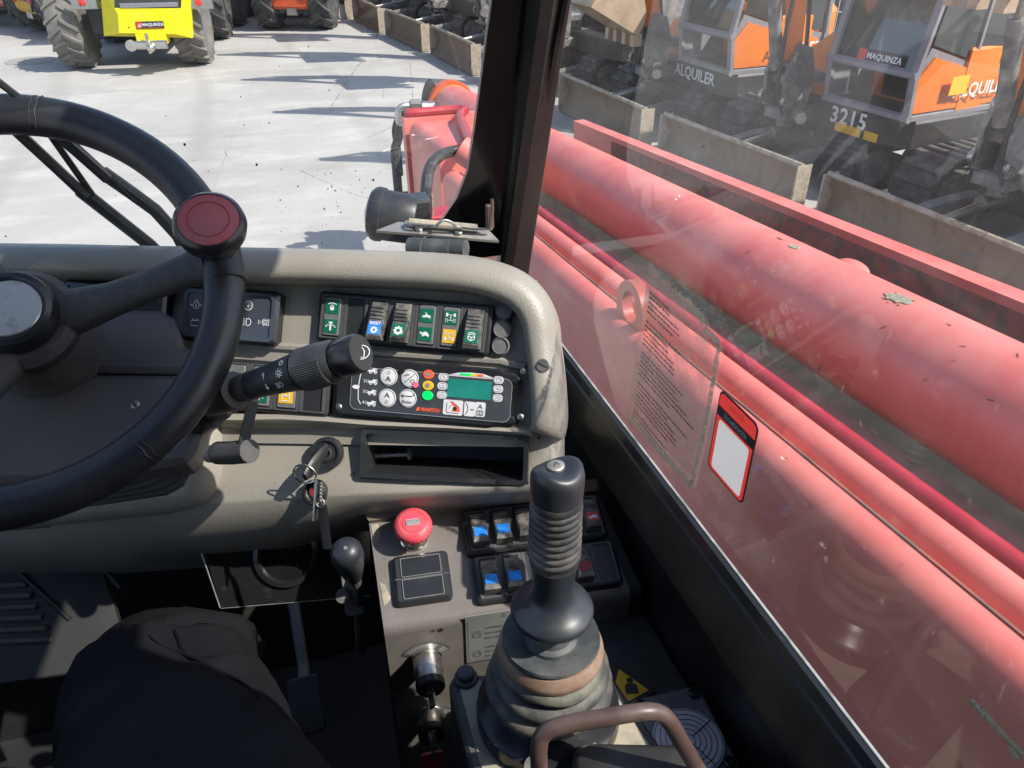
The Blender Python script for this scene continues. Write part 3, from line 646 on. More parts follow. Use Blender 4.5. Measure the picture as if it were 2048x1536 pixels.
def badge(fr, cx, cy, wpx, hpx, c, parent, label_name='badge', rot=0):
    a, b = fr.ab(cx, cy, c); aw = abs(fr.ab(cx+wpx/2, cy, c)[0]-fr.ab(cx-wpx/2, cy, c)[0]); bh = abs(fr.ab(cx, cy-hpx/2, c)[1]-fr.ab(cx, cy+hpx/2, c)[1])
    f2 = fr.sub(a, b, c, rot); mb = MB(); mb.box(f2, -aw/2, aw/2, -bh/2, bh/2, 0, .004); o = mb.build(label_name, INK, parent)
    mb = MB(); k = aw
    mb.plate(f2, [(-.48*k, -.42*bh), (-.32*k, -.42*bh), (-.26*k, .42*bh), (-.48*k, .42*bh)], .0055); mb.build('red_field', RED_P, o if parent.type == 'EMPTY' else parent)
    mb = MB()
    for q in (-.44, -.37): mb.line(f2, [(q*k, -.3*bh), ((q+.05)*k, .3*bh), ((q+.06)*k, -.2*bh)], .02*k, .0065)
    mb.build('emblem', WHITE, o if parent.type == 'EMPTY' else parent)
    text(f2, 'MAQUINZA', .11*k, .05*bh, .42*bh, WHITE, o if parent.type == 'EMPTY' else parent, .0065, bold=.02, sx=.95)
    mb = MB(); mb.line(f2, [(-.25*k, -.34*bh), (.47*k, -.34*bh)], .06*bh, .0065); mb.build('underline', RED_P, o if parent.type == 'EMPTY' else parent)
badge(Fr(DF.at(0, 0, C0), DF.u, DF.v), 300, 50, 56, 14.5, .004, dump)
hf = Fr(DF.at(0, 0, .80), DF.u, DF.v); ha, hb = hf.ab(303, 78)
mb = MB(); mb.box(hf, ha-.20, ha+.20, hb-.07, hb+.07, -.2, .02, .01); mb.build('hitch_block', YELLOW, dump)
ha, hb = hf.ab(300, 89)
mb = MB(); mb.box(hf, ha-.24, ha+.24, hb-.055, hb+.055, .02, .06, .02); mb.lathe(Fr(hf.at(ha-.24, hb, .02), hf.u, hf.v), [(.075, 0), (.075, .04), (.02, .045), (0, .045)], 16)
mb.ball(hf.at(ha+.02, hb-.03, .10), .06, 12); mb.tube([hf.at(ha, hb-.1, .09), hf.at(ha, hb+.16, .09)], .025, 8); mb.build('tow_hitch', CHROME, dump)
for cx in (168, 400):
    a, b = dpx(cx, 4, .5); mb = MB(); f2 = DF.sub(a, b, .5); mb.box(f2, -.17, .17, -.09, .09, -.04, .03, .008); o = mb.build('light_guard', STEEL, dump)
    mb = MB(); mb.lathe(f2, [(.05, .03), (.045, .045), (0, .05)], 16, a=-.02); mb.build('tail_light', RED_P, o)
mb = MB(); mb.box(DF, -.55, .55, .45, .8, -3.2, .1, .03); mb.box(DF, -half, half, .52, .72, -.2, 0); mb.box(DF, -half, half, .52, .72, -2.5, -2.3); mb.build('chassis', MACH, dump)
mb = MB(); sk = [(-.1, .75), (.8, .85), (.95, 1.75), (.85, 1.8), (-.6, 1.7)]
for q in (1,): mb.loft([[DF.at(-1.0, b, -2.0-a) for a, b in sk], [DF.at(1.0, b, -2.0-a) for a, b in sk]], cu=True)
mb.build('skip', YELLOW, dump, 20)

# --- orange machines at the far side
def far_orange(label, gl, gr, rev=0, col=ORANGE_R):
    a_ = gr-gl; a_.z = 0; hw = a_.length/2; a_.normalize(); f = Fr((gl+gr)/2, a_, (0, 0, 1))
    t = thing('wheel_loader', label, 'loader', f.o, 'loaders parked across the yard')
    for s in (-1, 1):
        wheel_parts(t, Fr(f.at(s*(hw-.1), .56, -.2), f.n*-1, f.v), .56, .40, TYRED, col, t, 14)
        wheel_parts(t, Fr(f.at(s*(hw-.1), .56, -1.9), f.n*-1, f.v), .56, .40, TYRED, col, t, 12)
    mb = MB(); pr = [(-hw*.62, .46), (-hw*.5, .38), (hw*.5, .38), (hw*.62, .46), (hw*.66, .9), (hw*.55, 1.45), (-hw*.55, 1.45), (-hw*.66, .9)]
    mb.prism(f, pr, -1.2, .28, .05); mb.build('engine_hood', col, t)
    mb = MB(); mb.box(f, -.18, .18, .58, .78, .285, .295); mb.build('grille', MACH, t)
    for s in (-1, 1):
        mb = MB(); mb.lathe(f.sub(s*hw*.45, .64, .28), [(.10, -.02), (.10, .025), (.07, .012), (.0, .02)], 16); mb.build('headlight', RED_P, t)
    mb = MB(); mb.box(f, -.1, .1, .28, .42, -.1, .25, .02); mb.build('hitch', STEEL, t)
    mb = MB(); mb.box(f, -hw*.5, hw*.5, .3, .6, -2.4, .1); mb.box(f, -hw, hw, .4, .56, -.3, -.1); mb.build('axle', MACH, t)
    mb = MB(); mb.box(f, -hw*.55, hw*.55, 1.2, 2.1, -2.2, -1.2, .06); mb.build('cab', DGLASS, t)
    return t
far_orange('orange loader standing in the middle distance with black tread wheels', gz(530, 60), gz(660, 60))
far_orange('orange loader partly behind the yellow dumper', gz(352, 54), gz(478, 53), col=ORANGE)
t = far_orange('dark loader standing furthest back between the two orange loaders', gz(478, 34), gz(575, 32), col=MACH)
t = far_orange('red loader at the far left edge behind the dumper', gz(-90, 56), gz(76, 52), col=RED)
t = far_orange('amber loader close behind the yellow dumper on its left', gz(60, 66)+V((0, .3, 0)), gz(128, 82)+V((0, .3, 0)), col=AMBER)

# --- mini excavators in a row on the right
def excavator(cabcol, label, withcab=True):
    """local frame: +x forward (blade), +y left, +z up"""
    t = thing('mini_excavator', label, 'excavator')
    X = WORLD
    for s in (-1, 1):
        fr = Fr((0, s*.68, .26), (1, 0, 0), (0, 0, 1)); hw = .19
        path = []
        for k in range(11): a = R(-90+180*k/10); path.append((.62+.25*math.cos(a), .25*math.sin(a)))
        for k in range(11): a = R(90+180*k/10); path.append((-.62+.25*math.cos(a), .25*math.sin(a)))
        mb = MB(); mb.loft([[fr.at(a, b, -hw) for a, b in path], [fr.at(a, b, hw) for a, b in path]], cu=True); inn = inset(path, .035)
        mb.loft([[fr.at(a, b, hw) for a, b in path], [fr.at(a, b, hw) for a, b in inn]], cu=True); mb.loft([[fr.at(a, b, -hw) for a, b in path], [fr.at(a, b, -hw) for a, b in inn]], cu=True)
        tr = mb.build('track', PADS, t, 30)
        L = []; per = 0
        pp = path+[path[0]]; seg = [(V(pp[i+1])-V(pp[i])).length for i in range(len(pp)-1)]; tot = sum(seg); n = 34
        mb = MB()
        for k in range(n):
            d = tot*k/n; i = 0
            while d > seg[i]: d -= seg[i]; i += 1
            p = V(pp[i])+(V(pp[i+1])-V(pp[i]))*(d/seg[i]); tt = (V(pp[i+1])-V(pp[i])).normalized(); nn = V((tt.y, -tt.x))
            f2 = Fr(fr.at(p.x, p.y, 0), fr.u*tt.x+fr.v*tt.y, n=(fr.u*nn.x+fr.v*nn.y)); mb.box(f2, -.028, .028, -hw, hw, -.005, .035, .008)
        mb.build('track_pad', PADS, tr, kind='stuff')
        mb = MB()
        for xx in (-.62, -.3, 0, .3, .62): mb.lathe(Fr((xx, s*.68, .26 if abs(xx) > .5 else .14), (1, 0, 0), (0, 0, 1)), [(.0, -hw-.01), (.16 if abs(xx) > .5 else .09, -hw-.01), (.16 if abs(xx) > .5 else .09, hw+.01), (0, hw+.01)], 16)
        mb.build('rollers', MACHG, tr, kind='stuff')
    mb = MB(); mb.box(X, -.5, .5, -.5, .5, .22, .55, .03); mb.build('undercarriage', MACH, t)
    # dozer blade
    prof = [(1.57, .02), (1.49, .10), (1.45, .22), (1.47, .34), (1.53, .42)]
    mb = MB(); o = [(x, z) for x, z in prof]; o2 = [(x-.035, z) for x, z in prof[::-1]]; sec = o+o2
    mb.loft([[V((x, y, z)) for x, z in sec] for y in (-.92, .92)], cu=True)
    for y in (-.92, .92): mb.add([V((x, y, z)) for x, z in sec], [tuple(range(len(sec)))])
    bl = mb.build('dozer_blade', BLADE, t, 30)
    mb = MB(); mb.tube([V((1.52, -.925, .42)), V((1.52, .925, .42))], .022, 8)
    for y in (-.925, .925): mb.box(Fr((1.48, y, .2), (1, 0, 0), (0, 0, 1)), -.06, .09, -.19, .22, -.008, .008, .002)
    mb.build('blade_edge', BLADE_TOP, bl)
    for s in (-1, 1):
        mb = MB(); mb.tube([V((.3, s*.36, .28)), V((.9, s*.36, .27)), V((1.45, s*.36, .2))], .06, 6); mb.build('blade_arm', MACHG, t)
    mb = MB(); mb.tube([V((.35, 0, .42)), V((1.0, 0, .40))], .055, 12); mb.tube([V((.9, 0, .40)), V((1.45, 0, .32))], .03, 10); mb.build('blade_ram', STEEL, t)
    # house
    mb = MB(); pl = []
    for k in range(17): a = R(90+180*k/16); pl.append((-.1+.95*math.cos(a), .72*math.sin(a)))
    pl = [(.55, -.72), (.62, -.45), (.62, .5), (.55, .72)]+pl
    mb.prism(Fr((0, 0, 0), (1, 0, 0), (0, 1, 0)), pl, .58, .80, .02); mb.build('skirt', MACH, t)
    pb = [(a*.98, b*.97) for a, b in pl if a < .25]+[(.2, -.70)]
    pb = [(.1, .70)]+[q for q in pb if q[0] < .1]+[(.1, -.70)]
    mb = MB(); mb.prism(WORLD, pb, .802, 1.35, .06); mb.build('engine_cover', cabcol, t)
    mb = MB(); mb.prism(WORLD, [(a*1.0, b*1.0) for a, b in pb if a < -.35], .70, 1.12, .05); mb.build('counterweight', MACH, t)
    # right side panel (fuel tank hood)
    mb = MB(); mb.loft([[V((x, y, z)) for x, z in ((.55, .802), (.55, .95), (.40, 1.12), (.10, 1.25), (.1, .802))] for y in (-.70, -.28)], cu=True)
    mb.add([V((x, -.70, z)) for x, z in ((.55, .802), (.55, .95), (.40, 1.12), (.10, 1.25), (.1, .802))], [(0, 1, 2, 3, 4)]); mb.build('side_hood', cabcol, t, 20)
    if withcab:
        # cab on the left of the boom
        fr = Fr((0, .70, 0), (1, 0, 0), (0, 0, 1)); y0, y1 = -.20, .70
        pc = [(.62, .82), (.66, 1.15), (.52, 2.0), (.40, 2.30), (-.42, 2.30), (-.50, 1.1), (-.40, .82)]
        mb = MB()
        def pillar_(p, q, y, w_=.035): mb.tube([V((p[0], y, p[1])), V((q[0], y, q[1]))], w_, 6)
        for y in (y0+.03, y1-.03):
            for i in range(len(pc)): pillar_(pc[i], pc[(i+1) % len(pc)], y)
            pillar_((.02, .82), (.02, 2.3), y, .03)
        for p in (pc[0], pc[1], pc[3], pc[4], pc[5]): mb.tube([V((p[0], y0, p[1])), V((p[0], y1, p[1]))], .035, 6)
        cb = mb.build('cab_frame', CABG, t)
        mb = MB(); mb.add([V((.64, y0+.03, 1.13)), V((.64, y1-.03, 1.13)), V((.39, y1-.03, 2.28)), V((.39, y0+.03, 2.28))], [(0, 1, 2, 3)]); mb.build('front_glass', DGLASS, t)
        for y in (y0+.02, y1-.02):
            mb = MB(); g1 = [(.06, 1.22), (.55, 1.36), (.42, 2.2), (.06, 2.2)] ; mb.add([V((x, y, z)) for x, z in g1], [(0, 1, 2, 3)]); g2 = [(-.44, 1.15), (-.02, 1.2), (-.02, 2.2), (-.38, 2.2)]; mb.add([V((x, y, z)) for x, z in g2], [(0, 1, 2, 3)]); mb.build('side_glass', DGLASS, t)
            mb = MB(); low = [(.60, .83), (.645, 1.14), (.55, 1.34), (.06, 1.2), (-.48, 1.12), (-.40, .83)]; mb.prism(Fr((0, y+(.012 if y < .2 else -.012), 0), (1, 0, 0), (0, 0, 1)), low, -.008, .008); mb.build('door_panel', CABG, t)
            mb = MB(); mb.prism(Fr((0, y+(.0 if y < .2 else 0), 0), (1, 0, 0), (0, 0, 1)), [(.60, .86), (.635, 1.12), (.50, 1.27), (.08, 1.16), (-.40, 1.08), (-.40, .86)], -.016, .016); mb.build('door_trim', cabcol, t)
        mb = MB(); mb.box(WORLD, -.44, .44, y0, y1, 2.30, 2.36, .02); mb.build('cab_roof', CABG, t)
        mb = MB(); mb.box(WORLD, -.35, .1, y0+.15, y1-.15, .82, 1.2, .05); mb.box(WORLD, -.38, -.22, y0+.17, y1-.17, 1.2, 1.75, .05); mb.build('seat', MACH, t)
    # swing post, boom, arm, bucket : stands to the right of the cab
    yb = -.42
    mb = MB(); mb.box(WORLD, .55, .95, yb-.13, yb+.13, .62, .72, .02); mb.box(WORLD, .55, .95, yb-.13, yb+.13, .92, 1.0, .02)
    mb.tube([V((.82, yb, .55)), V((.82, yb, 1.08))], .07, 14); mb.tube([V((.82, yb, 1.06)), V((.82, yb, 1.12))], .10, 14)
    for s in (-1, 1): mb.prism(Fr((0, yb+s*.12, 0), (1, 0, 0), (0, 0, 1)), [(.72, .72), (.98, .72), (1.02, 1.0), (.92, 1.26), (.78, 1.22), (.70, 1.0)], -.02, .02)
    mb.build('swing_post', MACHG, t)
    mb = MB()
    for z, x, r in ((1.0, .82, .10), (1.14, .90, .07), (.80, .97, .06)):
        for s in (-1, 1): mb.lathe(Fr((x, yb+s*.14, z), (1, 0, 0), (0, 0, 1)), [(r, -.02), (r, .02), (r*.5, .03), (0, .03)], 16)
    mb.build('pivot_pin', STEEL, t, kind='stuff')
    mb = MB(); mb.tube(smooth_path([V((.9, yb+.1, .6)), V((1.06, yb+.1, .9)), V((1.1, yb+.12, 1.4)), V((1.06, yb+.13, 1.9))], 5), .018, 6); mb.build('hose', HOSE, t)
    mb = MB(); mb.tube([V((.75, yb, .72)), V((.98, yb+.35, .70))], .05, 10); mb.build('swing_ram', STEEL, t)
    B = [V((.86, yb, 1.12)), V((.95, yb, 1.75)), V((1.10, yb, 2.45)), V((1.45, yb, 3.1)), V((2.05, yb, 3.4))]
    mb = MB(); mb.tube(B, [.10, .125, .15, .13, .09], 4, flat=1, upv=(1, 0, 1)); mb.build('boom', cabcol, t, 20)
    mb = MB(); mb.tube([V((1.02, yb, 1.05)), V((1.2, yb, 1.7))], .055, 12); mb.tube([V((1.18, yb, 1.62)), V((1.3, yb, 2.2))], .032, 10); mb.build('boom_ram', MACHG, t)
    A = [V((2.25, yb, 3.58)), V((2.05, yb, 3.35)), V((1.92, yb, 2.8)), V((1.86, yb, 2.3))]
    mb = MB(); mb.tube(A, [.06, .11, .09, .06], 4, upv=(1, 0, .2)); mb.build('dipper_arm', cabcol, t, 20)
    mb = MB(); mb.tube([V((1.3, yb, 3.1)), V((1.8, yb, 3.6))], .05, 12); mb.tube([V((1.8, yb, 3.6)), V((2.24, yb, 3.58))], .03, 10); mb.tube(smooth_path([V((.8, yb+.1, 1.1)), V((1.0, yb+.16, 1.9)), V((1.15, yb+.15, 2.65)), V((1.7, yb+.12, 3.4))], 4), .018, 6); mb.build('ram_and_hose', HOSE, t, kind='stuff')
    mb = MB(); bk = []
    for k in range(10): a = R(20+200*k/9); bk.append((1.72+.33*math.cos(a), 2.05+.30*math.sin(a)))
    bk2 = [(1.72+(x-1.72)*.9, 2.05+(z-2.05)*.9) for x, z in bk[::-1]]
    sec = bk+bk2; mb.loft([[V((x, yb+y, z)) for x, z in sec] for y in (-.30, .30)], cu=True)
    for y in (-.30, .30): mb.add([V((x, yb+y, z)) for x, z in bk], [tuple(range(len(bk)))])
    for y in (-.26, -.09, .09, .26): mb.box(Fr((bk[-1][0], yb+y, bk[-1][1]), (1, 0, 0), (0, 1, 0)), -.05, .05, -.035, .035, -.10, .02, .01)
    mb.build('bucket', BUCKET, t, 30)
    for ch in t.children:
        if ch.name.split('.')[0] in ('skirt', 'engine_cover', 'counterweight', 'side_hood', 'cab_frame', 'front_glass', 'side_glass', 'door_panel', 'door_trim', 'cab_roof', 'seat', 'swing_post', 'pivot_pin', 'hose', 'swing_ram', 'boom', 'boom_ram', 'dipper_arm', 'ram_and_hose', 'bucket'): ch.location = HOFF
    return t
HOFF = V((.10, .46, -.08))
def place(t, x, y, rz, z=0): t.location = (x, y, z); t.rotation_euler = (0, 0, R(rz))
exA = excavator(ORANGE, 'nearest orange mini excavator, big worn blade just beyond the far boom rail')
exA['group'] = 'mini excavators parked in a row'
exB = excavator(MACHG, 'dark mini excavator without cab further up the row', False); exB['group'] = 'mini excavators parked in a row'
# blade centre line positions read off the ground
def mid(p, q): return (p+q)/2
b1 = gz(1645, 352, .42); b1r = gz(2045, 482, .42)
row_dir = V((-.30, 1, 0)).normalized()
first = V((b1.x, (b1.y+b1r.y)/2, 0)); first = V(((b1.x+b1r.x)/2, (b1.y+b1r.y)/2, 0))
def put(t, k, rz, dx=0, dy=0):
    c, s = math.cos(R(rz)), math.sin(R(rz)); p = first+V((-.148*k*2.06+dx, 2.06*k+dy-.14, 0)); place(t, p.x-1.52*c, p.y-1.52*s, rz)
put(exA, 0, 186)
lab = ['orange mini excavator second in the row, number 3215 on its black skirt', 'orange mini excavator third in the row with rental lettering on its side']
ex = [exA]
for k, l in enumerate(lab, 1):
    e = dup(exA, l); ex.append(e); put(e, k, 186+[0, 2, -1][k])
put(exB, 3, 187)
for k, l in ((4, 'dark mini excavator with dusty blade beside the top of the windscreen border'), (5, 'dark mini excavator whose blade stands in full view past the boom tip'), (6, 'dark mini excavator with rusty brown blade second from the far end'), (7, 'dark mini excavator at the far end of the row')):
    e = dup(exB, l); put(e, k, 187+random.uniform(-2, 2))
for e in ex[1:]:
    pass
# lettering on the second and third machines : on the skirt front face
def on_machine(e, fn):
    f = Fr(e.matrix_world.translation, (1, 0, 0), (0, 1, 0)); return f
bpy.context.view_layer.update()
def mfr(e, o, u, v): m = e.matrix_world; q = m.to_3x3(); return Fr(m@(V(o)+HOFF), q@V(u), q@V(v))
def child_text(e, fr, s, h, mat, **k):
    o = text(fr, s, 0, 0, h, mat, None, **k); o.parent = e; o.matrix_parent_inverse = e.matrix_world.inverted(); return o
def child_mb(e, mb, name, mat): o = mb.build(name, mat); o.parent = e; o.matrix_parent_inverse = e.matrix_world.inverted(); return o
f = mfr(ex[1], (.63, .12, .70), (0, 1, 0), (0, 0, 1)); child_text(ex[1], f, '3215', .13, WHITE, bold=.025, spc=1.1)
f = mfr(ex[1], (.63, .30, .615), (0, 1, 0), (0, 0, 1)); mb = MB(); mb.box(f, -.30, -.02, -.035, .035, 0, .004); mb.box(f, .02, .16, -.035, .035, 0, .004); child_mb(ex[1], mb, 'warning_plate', YEL_P)
f = mfr(ex[1], (.648, .30, 1.22), (0, 1, 0), (0, 0, 1)); f = f.sub(0, 0, 0, 0, R(-12)); mb = MB(); mb.box(f, -.22, .22, -.05, .05, 0, .004); child_mb(ex[1], mb, 'badge', INK)
mb = MB(); mb.box(f, -.21, -.13, -.042, .042, .004, .006); child_mb(ex[1], mb, 'red_field', RED_P)
child_text(ex[1], f.sub(.05, 0), 'MAQUINZA', .045, WHITE, c=.006, bold=.02)
for e in ex:
    f = mfr(e, (-.1, .722, 1.0), (-1, 0, 0), (0, 0, 1)); child_text(e, f, 'ALQUILER', .10, WHITE, bold=.02, c=.012)
f = mfr(ex[1], (.2, .722, 1.05), (-1, 0, 0), (0, 0, 1)); mb = MB(); mb.box(f, -.1, .1, -.07, .07, .018, .022); child_mb(ex[1], mb, 'yellow_notice', LED_Y)
f = mfr(ex[2], (.63, .1, .70), (0, 1, 0), (0, 0, 1)); child_text(ex[2], f, 'ALQUILER', .11, WHITE, bold=.02)

# bucket of the third machine hangs low in view
for ch in ex[2].children:
    if ch.name.startswith('bucket'): ch.location = HOFF+V((-.25, .0, -.78))
mh = gz(62, 122); t = thing('manhole_cover', 'round dusty manhole cover in the concrete left of the yellow dumper', 'manhole', mh); mb = MB(); mb.lathe(Fr(mh, (1, 0, 0), (0, 1, 0)), [(.36, 0), (.36, .006), (.33, .008), (.30, .004), (0, .004)], 28); mb.build('cover', M('manhole iron', (.25, .24, .225), .8, c2=(.33, .32, .3), ns=12), t)

# --- backdrop beyond the row : wire fence panels and red machines
fen = thing('mesh_fence', 'white wire mesh fence panel run behind the excavator row', 'fence', (8.6, 9, 0))
mb = MB(); p0, p1 = V((9.2, 3, 0)), V((6.2, 22, 0)); dv = (p1-p0); n = 7
for k in range(n+1):
    p = p0+dv*(k/n); mbp = MB(); mbp.tube([p, p+V((0, 0, 2.4))], .03, 6); mbp.build('post', FENCEM, fen)
for k in range(190):
    p = p0+dv*(k/190); mb.tube([p+V((0, 0, .1)), p+V((0, 0, 2.4))], .006, 3, caps=False)
for z in (.12, .8, 1.6, 2.38): mb.tube([p0+V((0, 0, z)), p1+V((0, 0, z))], .009, 4)
mb.build('wire_mesh', FENCEM, fen, kind='stuff')
bt = [('red telehandler body beyond the wire fence near the orange cab', 8.9, 6.8, RED), ('red telehandler body beyond the wire fence behind the bucket', 8.7, 10.6, REDRUST_SHADE), ('dark machine body beyond the wire fence further along', 8.5, 15, MACH)]
for l, x, y, m_ in bt:
    t = thing('parked_telehandler', l, 'telehandler', (x+1.6, y, 0), 'machines beyond the wire fence'); f = Fr((x+1.6, y, 0), (0, -1, 0), (0, 0, 1))
    mb = MB(); mb.prism(f, [(-1.6, .7), (1.5, .7), (1.7, 1.1), (1.5, 1.6), (.2, 1.7), (-1.6, 1.5)], -.7, .7, .05); mb.build('body', m_, t)
    mb = MB(); mb.prism(f, [(-.9, 1.5), (.5, 1.6), (.35, 2.6), (-.8, 2.6)], .0, .6, .04); mb.build('cab', DGLASS, t)
    mb = MB(); mb.tube([f.at(-1.8, 1.9, -.3), f.at(2.4, 1.4, -.3)], .2, 4); mb.build('boom', m_, t)
    for a in (-1.1, 1.1): wheel_parts(t, Fr(f.at(a, .55, .75), f.u, f.v), .55, .42, TYRED, m_, t, 14)
# cream machine part and a concrete kerb far off
t = thing('cream_attachment', 'cream steel machine attachment lying on the yard past the orange loader', 'attachment', gz(700, 33))
f = Fr(gz(703, 33), (1, 0, 0), (0, 0, 1)); mb = MB(); mb.prism(f, [(-.35, 0), (.42, 0), (.40, .12), (.2, .2), (-.05, .55), (-.35, .6)], -.25, .25, .02); mb.build('side_plate', PAPER, t); mb = MB(); mb.tube(smooth_path([f.at(-.2, .5, .27), f.at(0, .3, .3), f.at(.1, .55, .3), f.at(.3, .75, .25)], 5), .02, 6); mb.build('hose', HOSE, t)

# ------------------------------------------------------------------ dashboard
DEL = R(8.4)
DU = RT*math.cos(DEL)-FH*math.sin(DEL)
DASH = Fr(dp(860, 650, .76), DU, RT*.08+UP)
def D(x, y, c=0): return DASH.px(x, y, c)
def mid3(a, b, t=.5): return a+(b-a)*t
dash = thing('dashboard', 'beige moulded dashboard with rounded hood under the windscreen', 'dashboard', D(700, 800))
# back panel behind the instruments
mb = MB(); rows = []
cols = [-160, 60, 250, 450, 640, 850, 960, 1030, 1075]
for y0, y1, c in ((545, 560, -.004), (640, 650, 0), (700, 724, 0), (770, 790, -.002), (880, 895, -.004)):
    rows.append([D(x, y0+(y1-y0)*max(0, (x-100))/1000, c) for x in cols])
mb.loft(rows[::-1]); 
mb.build('instrument_panel_back', BEIGE, dash)
# moulded ridge between the two switch rows
mb = MB(); mb.tube([D(540, 692, .0), D(760, 706, .0), D(1000, 722, .0), D(1050, 735, 0)], .0045, 8); mb.build('panel_ridge', BEIGE, dash)
# hood
path = [(-200, 548, .032), (60, 552, .032), (250, 557, .032), (400, 560, .031), (560, 564, .030), (700, 568, .029), (850, 574, .027), (930, 582, .024), (985, 596, .021), (1022, 617, .018), (1042, 648, .016), (1049, 690, .015), (1055, 735, .015), (1060, 790, .016), (1062, 838, .016), (1058, 862, .014)]
path = [tuple(p) for p in smooth_path([V(p) for p in path], 4)]
sec = [(-.002, -.006, -1), (.0, -.010, None), (0, 0, 0), (.0035, .0038, 0), (.010, .006, 0), (.020, .0055, 0), (.029, .001, 0), (.035, -.009, 0), (.037, -.022, 0), (.036, -.05, 0), (.03, -.10, 0)]
rows = [[] for _ in range(11)]
P2d = [V(DASH.ab(x, y, c)) for x, y, c in path]
for i, (x, y, c) in enumerate(path):
    t = P2d[min(i+1, len(path)-1)]-P2d[max(i-1, 0)]; t.normalize(); nn = V((-t.y, t.x)); p = P2d[i]
    wtop = 1.0 if i < len(path)*.55 else 1.0-.12*min(1, (i-len(path)*.55)/10)
    f_end = 1 if i < len(path)-3 else [.97, .88, .7][i-len(path)+3]
    prof = [(0, -.006), (0, c*.35), (0, c*.8), (.0035, c+.004), (.010, c+.006), (.020, c+.005), (.029, c-.001), (.035, c-.011), (.0375, c-.025), (.037, c-.055), (.031, -.12)]
    for k, (q, cc) in enumerate(prof): rows[k].append(DASH.at(p.x+nn.x*q*wtop*1.0, p.y+nn.y*q*wtop, cc*f_end if k in (3, 4, 5, 6) else cc))
mb = MB(); mb.loft(rows); n = len(rows[0]); mb.add([r_[-1] for r_ in rows], [tuple(range(len(rows)))])
mb.build('hood', BEIGE, dash, 60)
# lip under the lower instruments and the lower face
mb = MB(); rr = []
for x, y, hh in ((400, 838, 10), (470, 840, 18), (560, 838, 22), (640, 842, 16), (740, 850, 10), (900, 856, 10), (1064, 866, 8)):
    rr.append((x, y, hh))
rows = [[D(x, y-16, .0) for x, y, h in rr], [D(x, y-6, .009) for x, y, h in rr], [D(x, y, .011) for x, y, h in rr], [D(x, y+h*.6, .007) for x, y, h in rr], [D(x, y+h+4, -.012) for x, y, h in rr]]
mb.loft(rows[::-1]); mb.build('lower_lip', BEIGE, dash, 60)
lc = [-300, 60, 420, 500, 580, 660, 722, 890, 1057, 1100, 1122, 1129]
ytop = [850, 846, 842, 850, 850, 850, 853, 862, 872, 868, 862, 858]
tl, bl_ = [850]*11, None
ymid = [1000, 985, 960, 960, 958, 957, 957, 963, 969, 966, 960, 950]
ylo = [1062, 1040, 1010, 1006, 1002, 996, 992, 985, 980, 976, 972, 965]
yun = [1100, 1085, 1060, 1054, 1046, 1034, 1022, 1004, 994, 988, 984, 976]
ybk = [1140, 1130, 1104, 1094, 1084, 1062, 1044, 1020, 1006, 1000, 996, 986]
cs = [0]*10+[-.008, -.03]
mk = lambda ys, c: [D(x, y, c+e) for x, y, e in zip(lc, ys, cs)]
rows = [mk([y-14 for y in ytop], -.012), mk(ytop, -.010), mk(ymid, -.002), mk([y-8 for y in ylo], .004), mk(ylo, .003), mk([(a+b)/2 for a, b in zip(ylo, yun)], -.004), mk(yun, -.016), mk([(a+b)/2 for a, b in zip(yun, ybk)], -.034), mk(ybk, -.07), mk([y+30 for y in ybk], -.16)]
mb = MB(); mb.loft(rows[::-1], skip=[(7, 6), (7, 7)]); mb.build('lower_face', BEIGE, dash, 60)
# fixings and blanking buttons on the right
for x, y, s in ((1010, 624, 15), (1006, 660, 16), (1003, 693, 16)):
    a, b = DASH.ab(x, y); k = s*.76/FPX
    mb = MB(); mb.lathe(DASH.sub(a, b), [(k*1.15, 0), (k*1.15, .007), (k*.98, .009), (k*.9, .0075), (k*.2, .0078), (0, .0078)], 28); mb.build('blanking_plug', MODULE_L, dash)
a, b = DASH.ab(1086, 731, .02)
mb = MB(); f2 = DASH.sub(a, b, .0195); mb.lathe(f2, [(.0066, -.002), (.0066, .0015), (.0056, .003), (.002, .003), (0, .003)], 24); o = mb.build('slotted_bolt', STEEL, dash)
mb = MB(); mb.box(f2.sub(0, 0, .003, R(-20)), -.0052, .0052, -.0007, .0007, 0, .0003); mb.build('slot', INK, o)
for x, y in ((708, 868), (706, 947), (1076, 876)):
    a, b = DASH.ab(x, y, 0); mb = MB(); mb.lathe(DASH.sub(a, b, -.006 if y < 900 else -.001), [(.0014, 0), (.0014, .0006), (0, .0006)], 10); mb.build('rivet_hole', INK, dash)

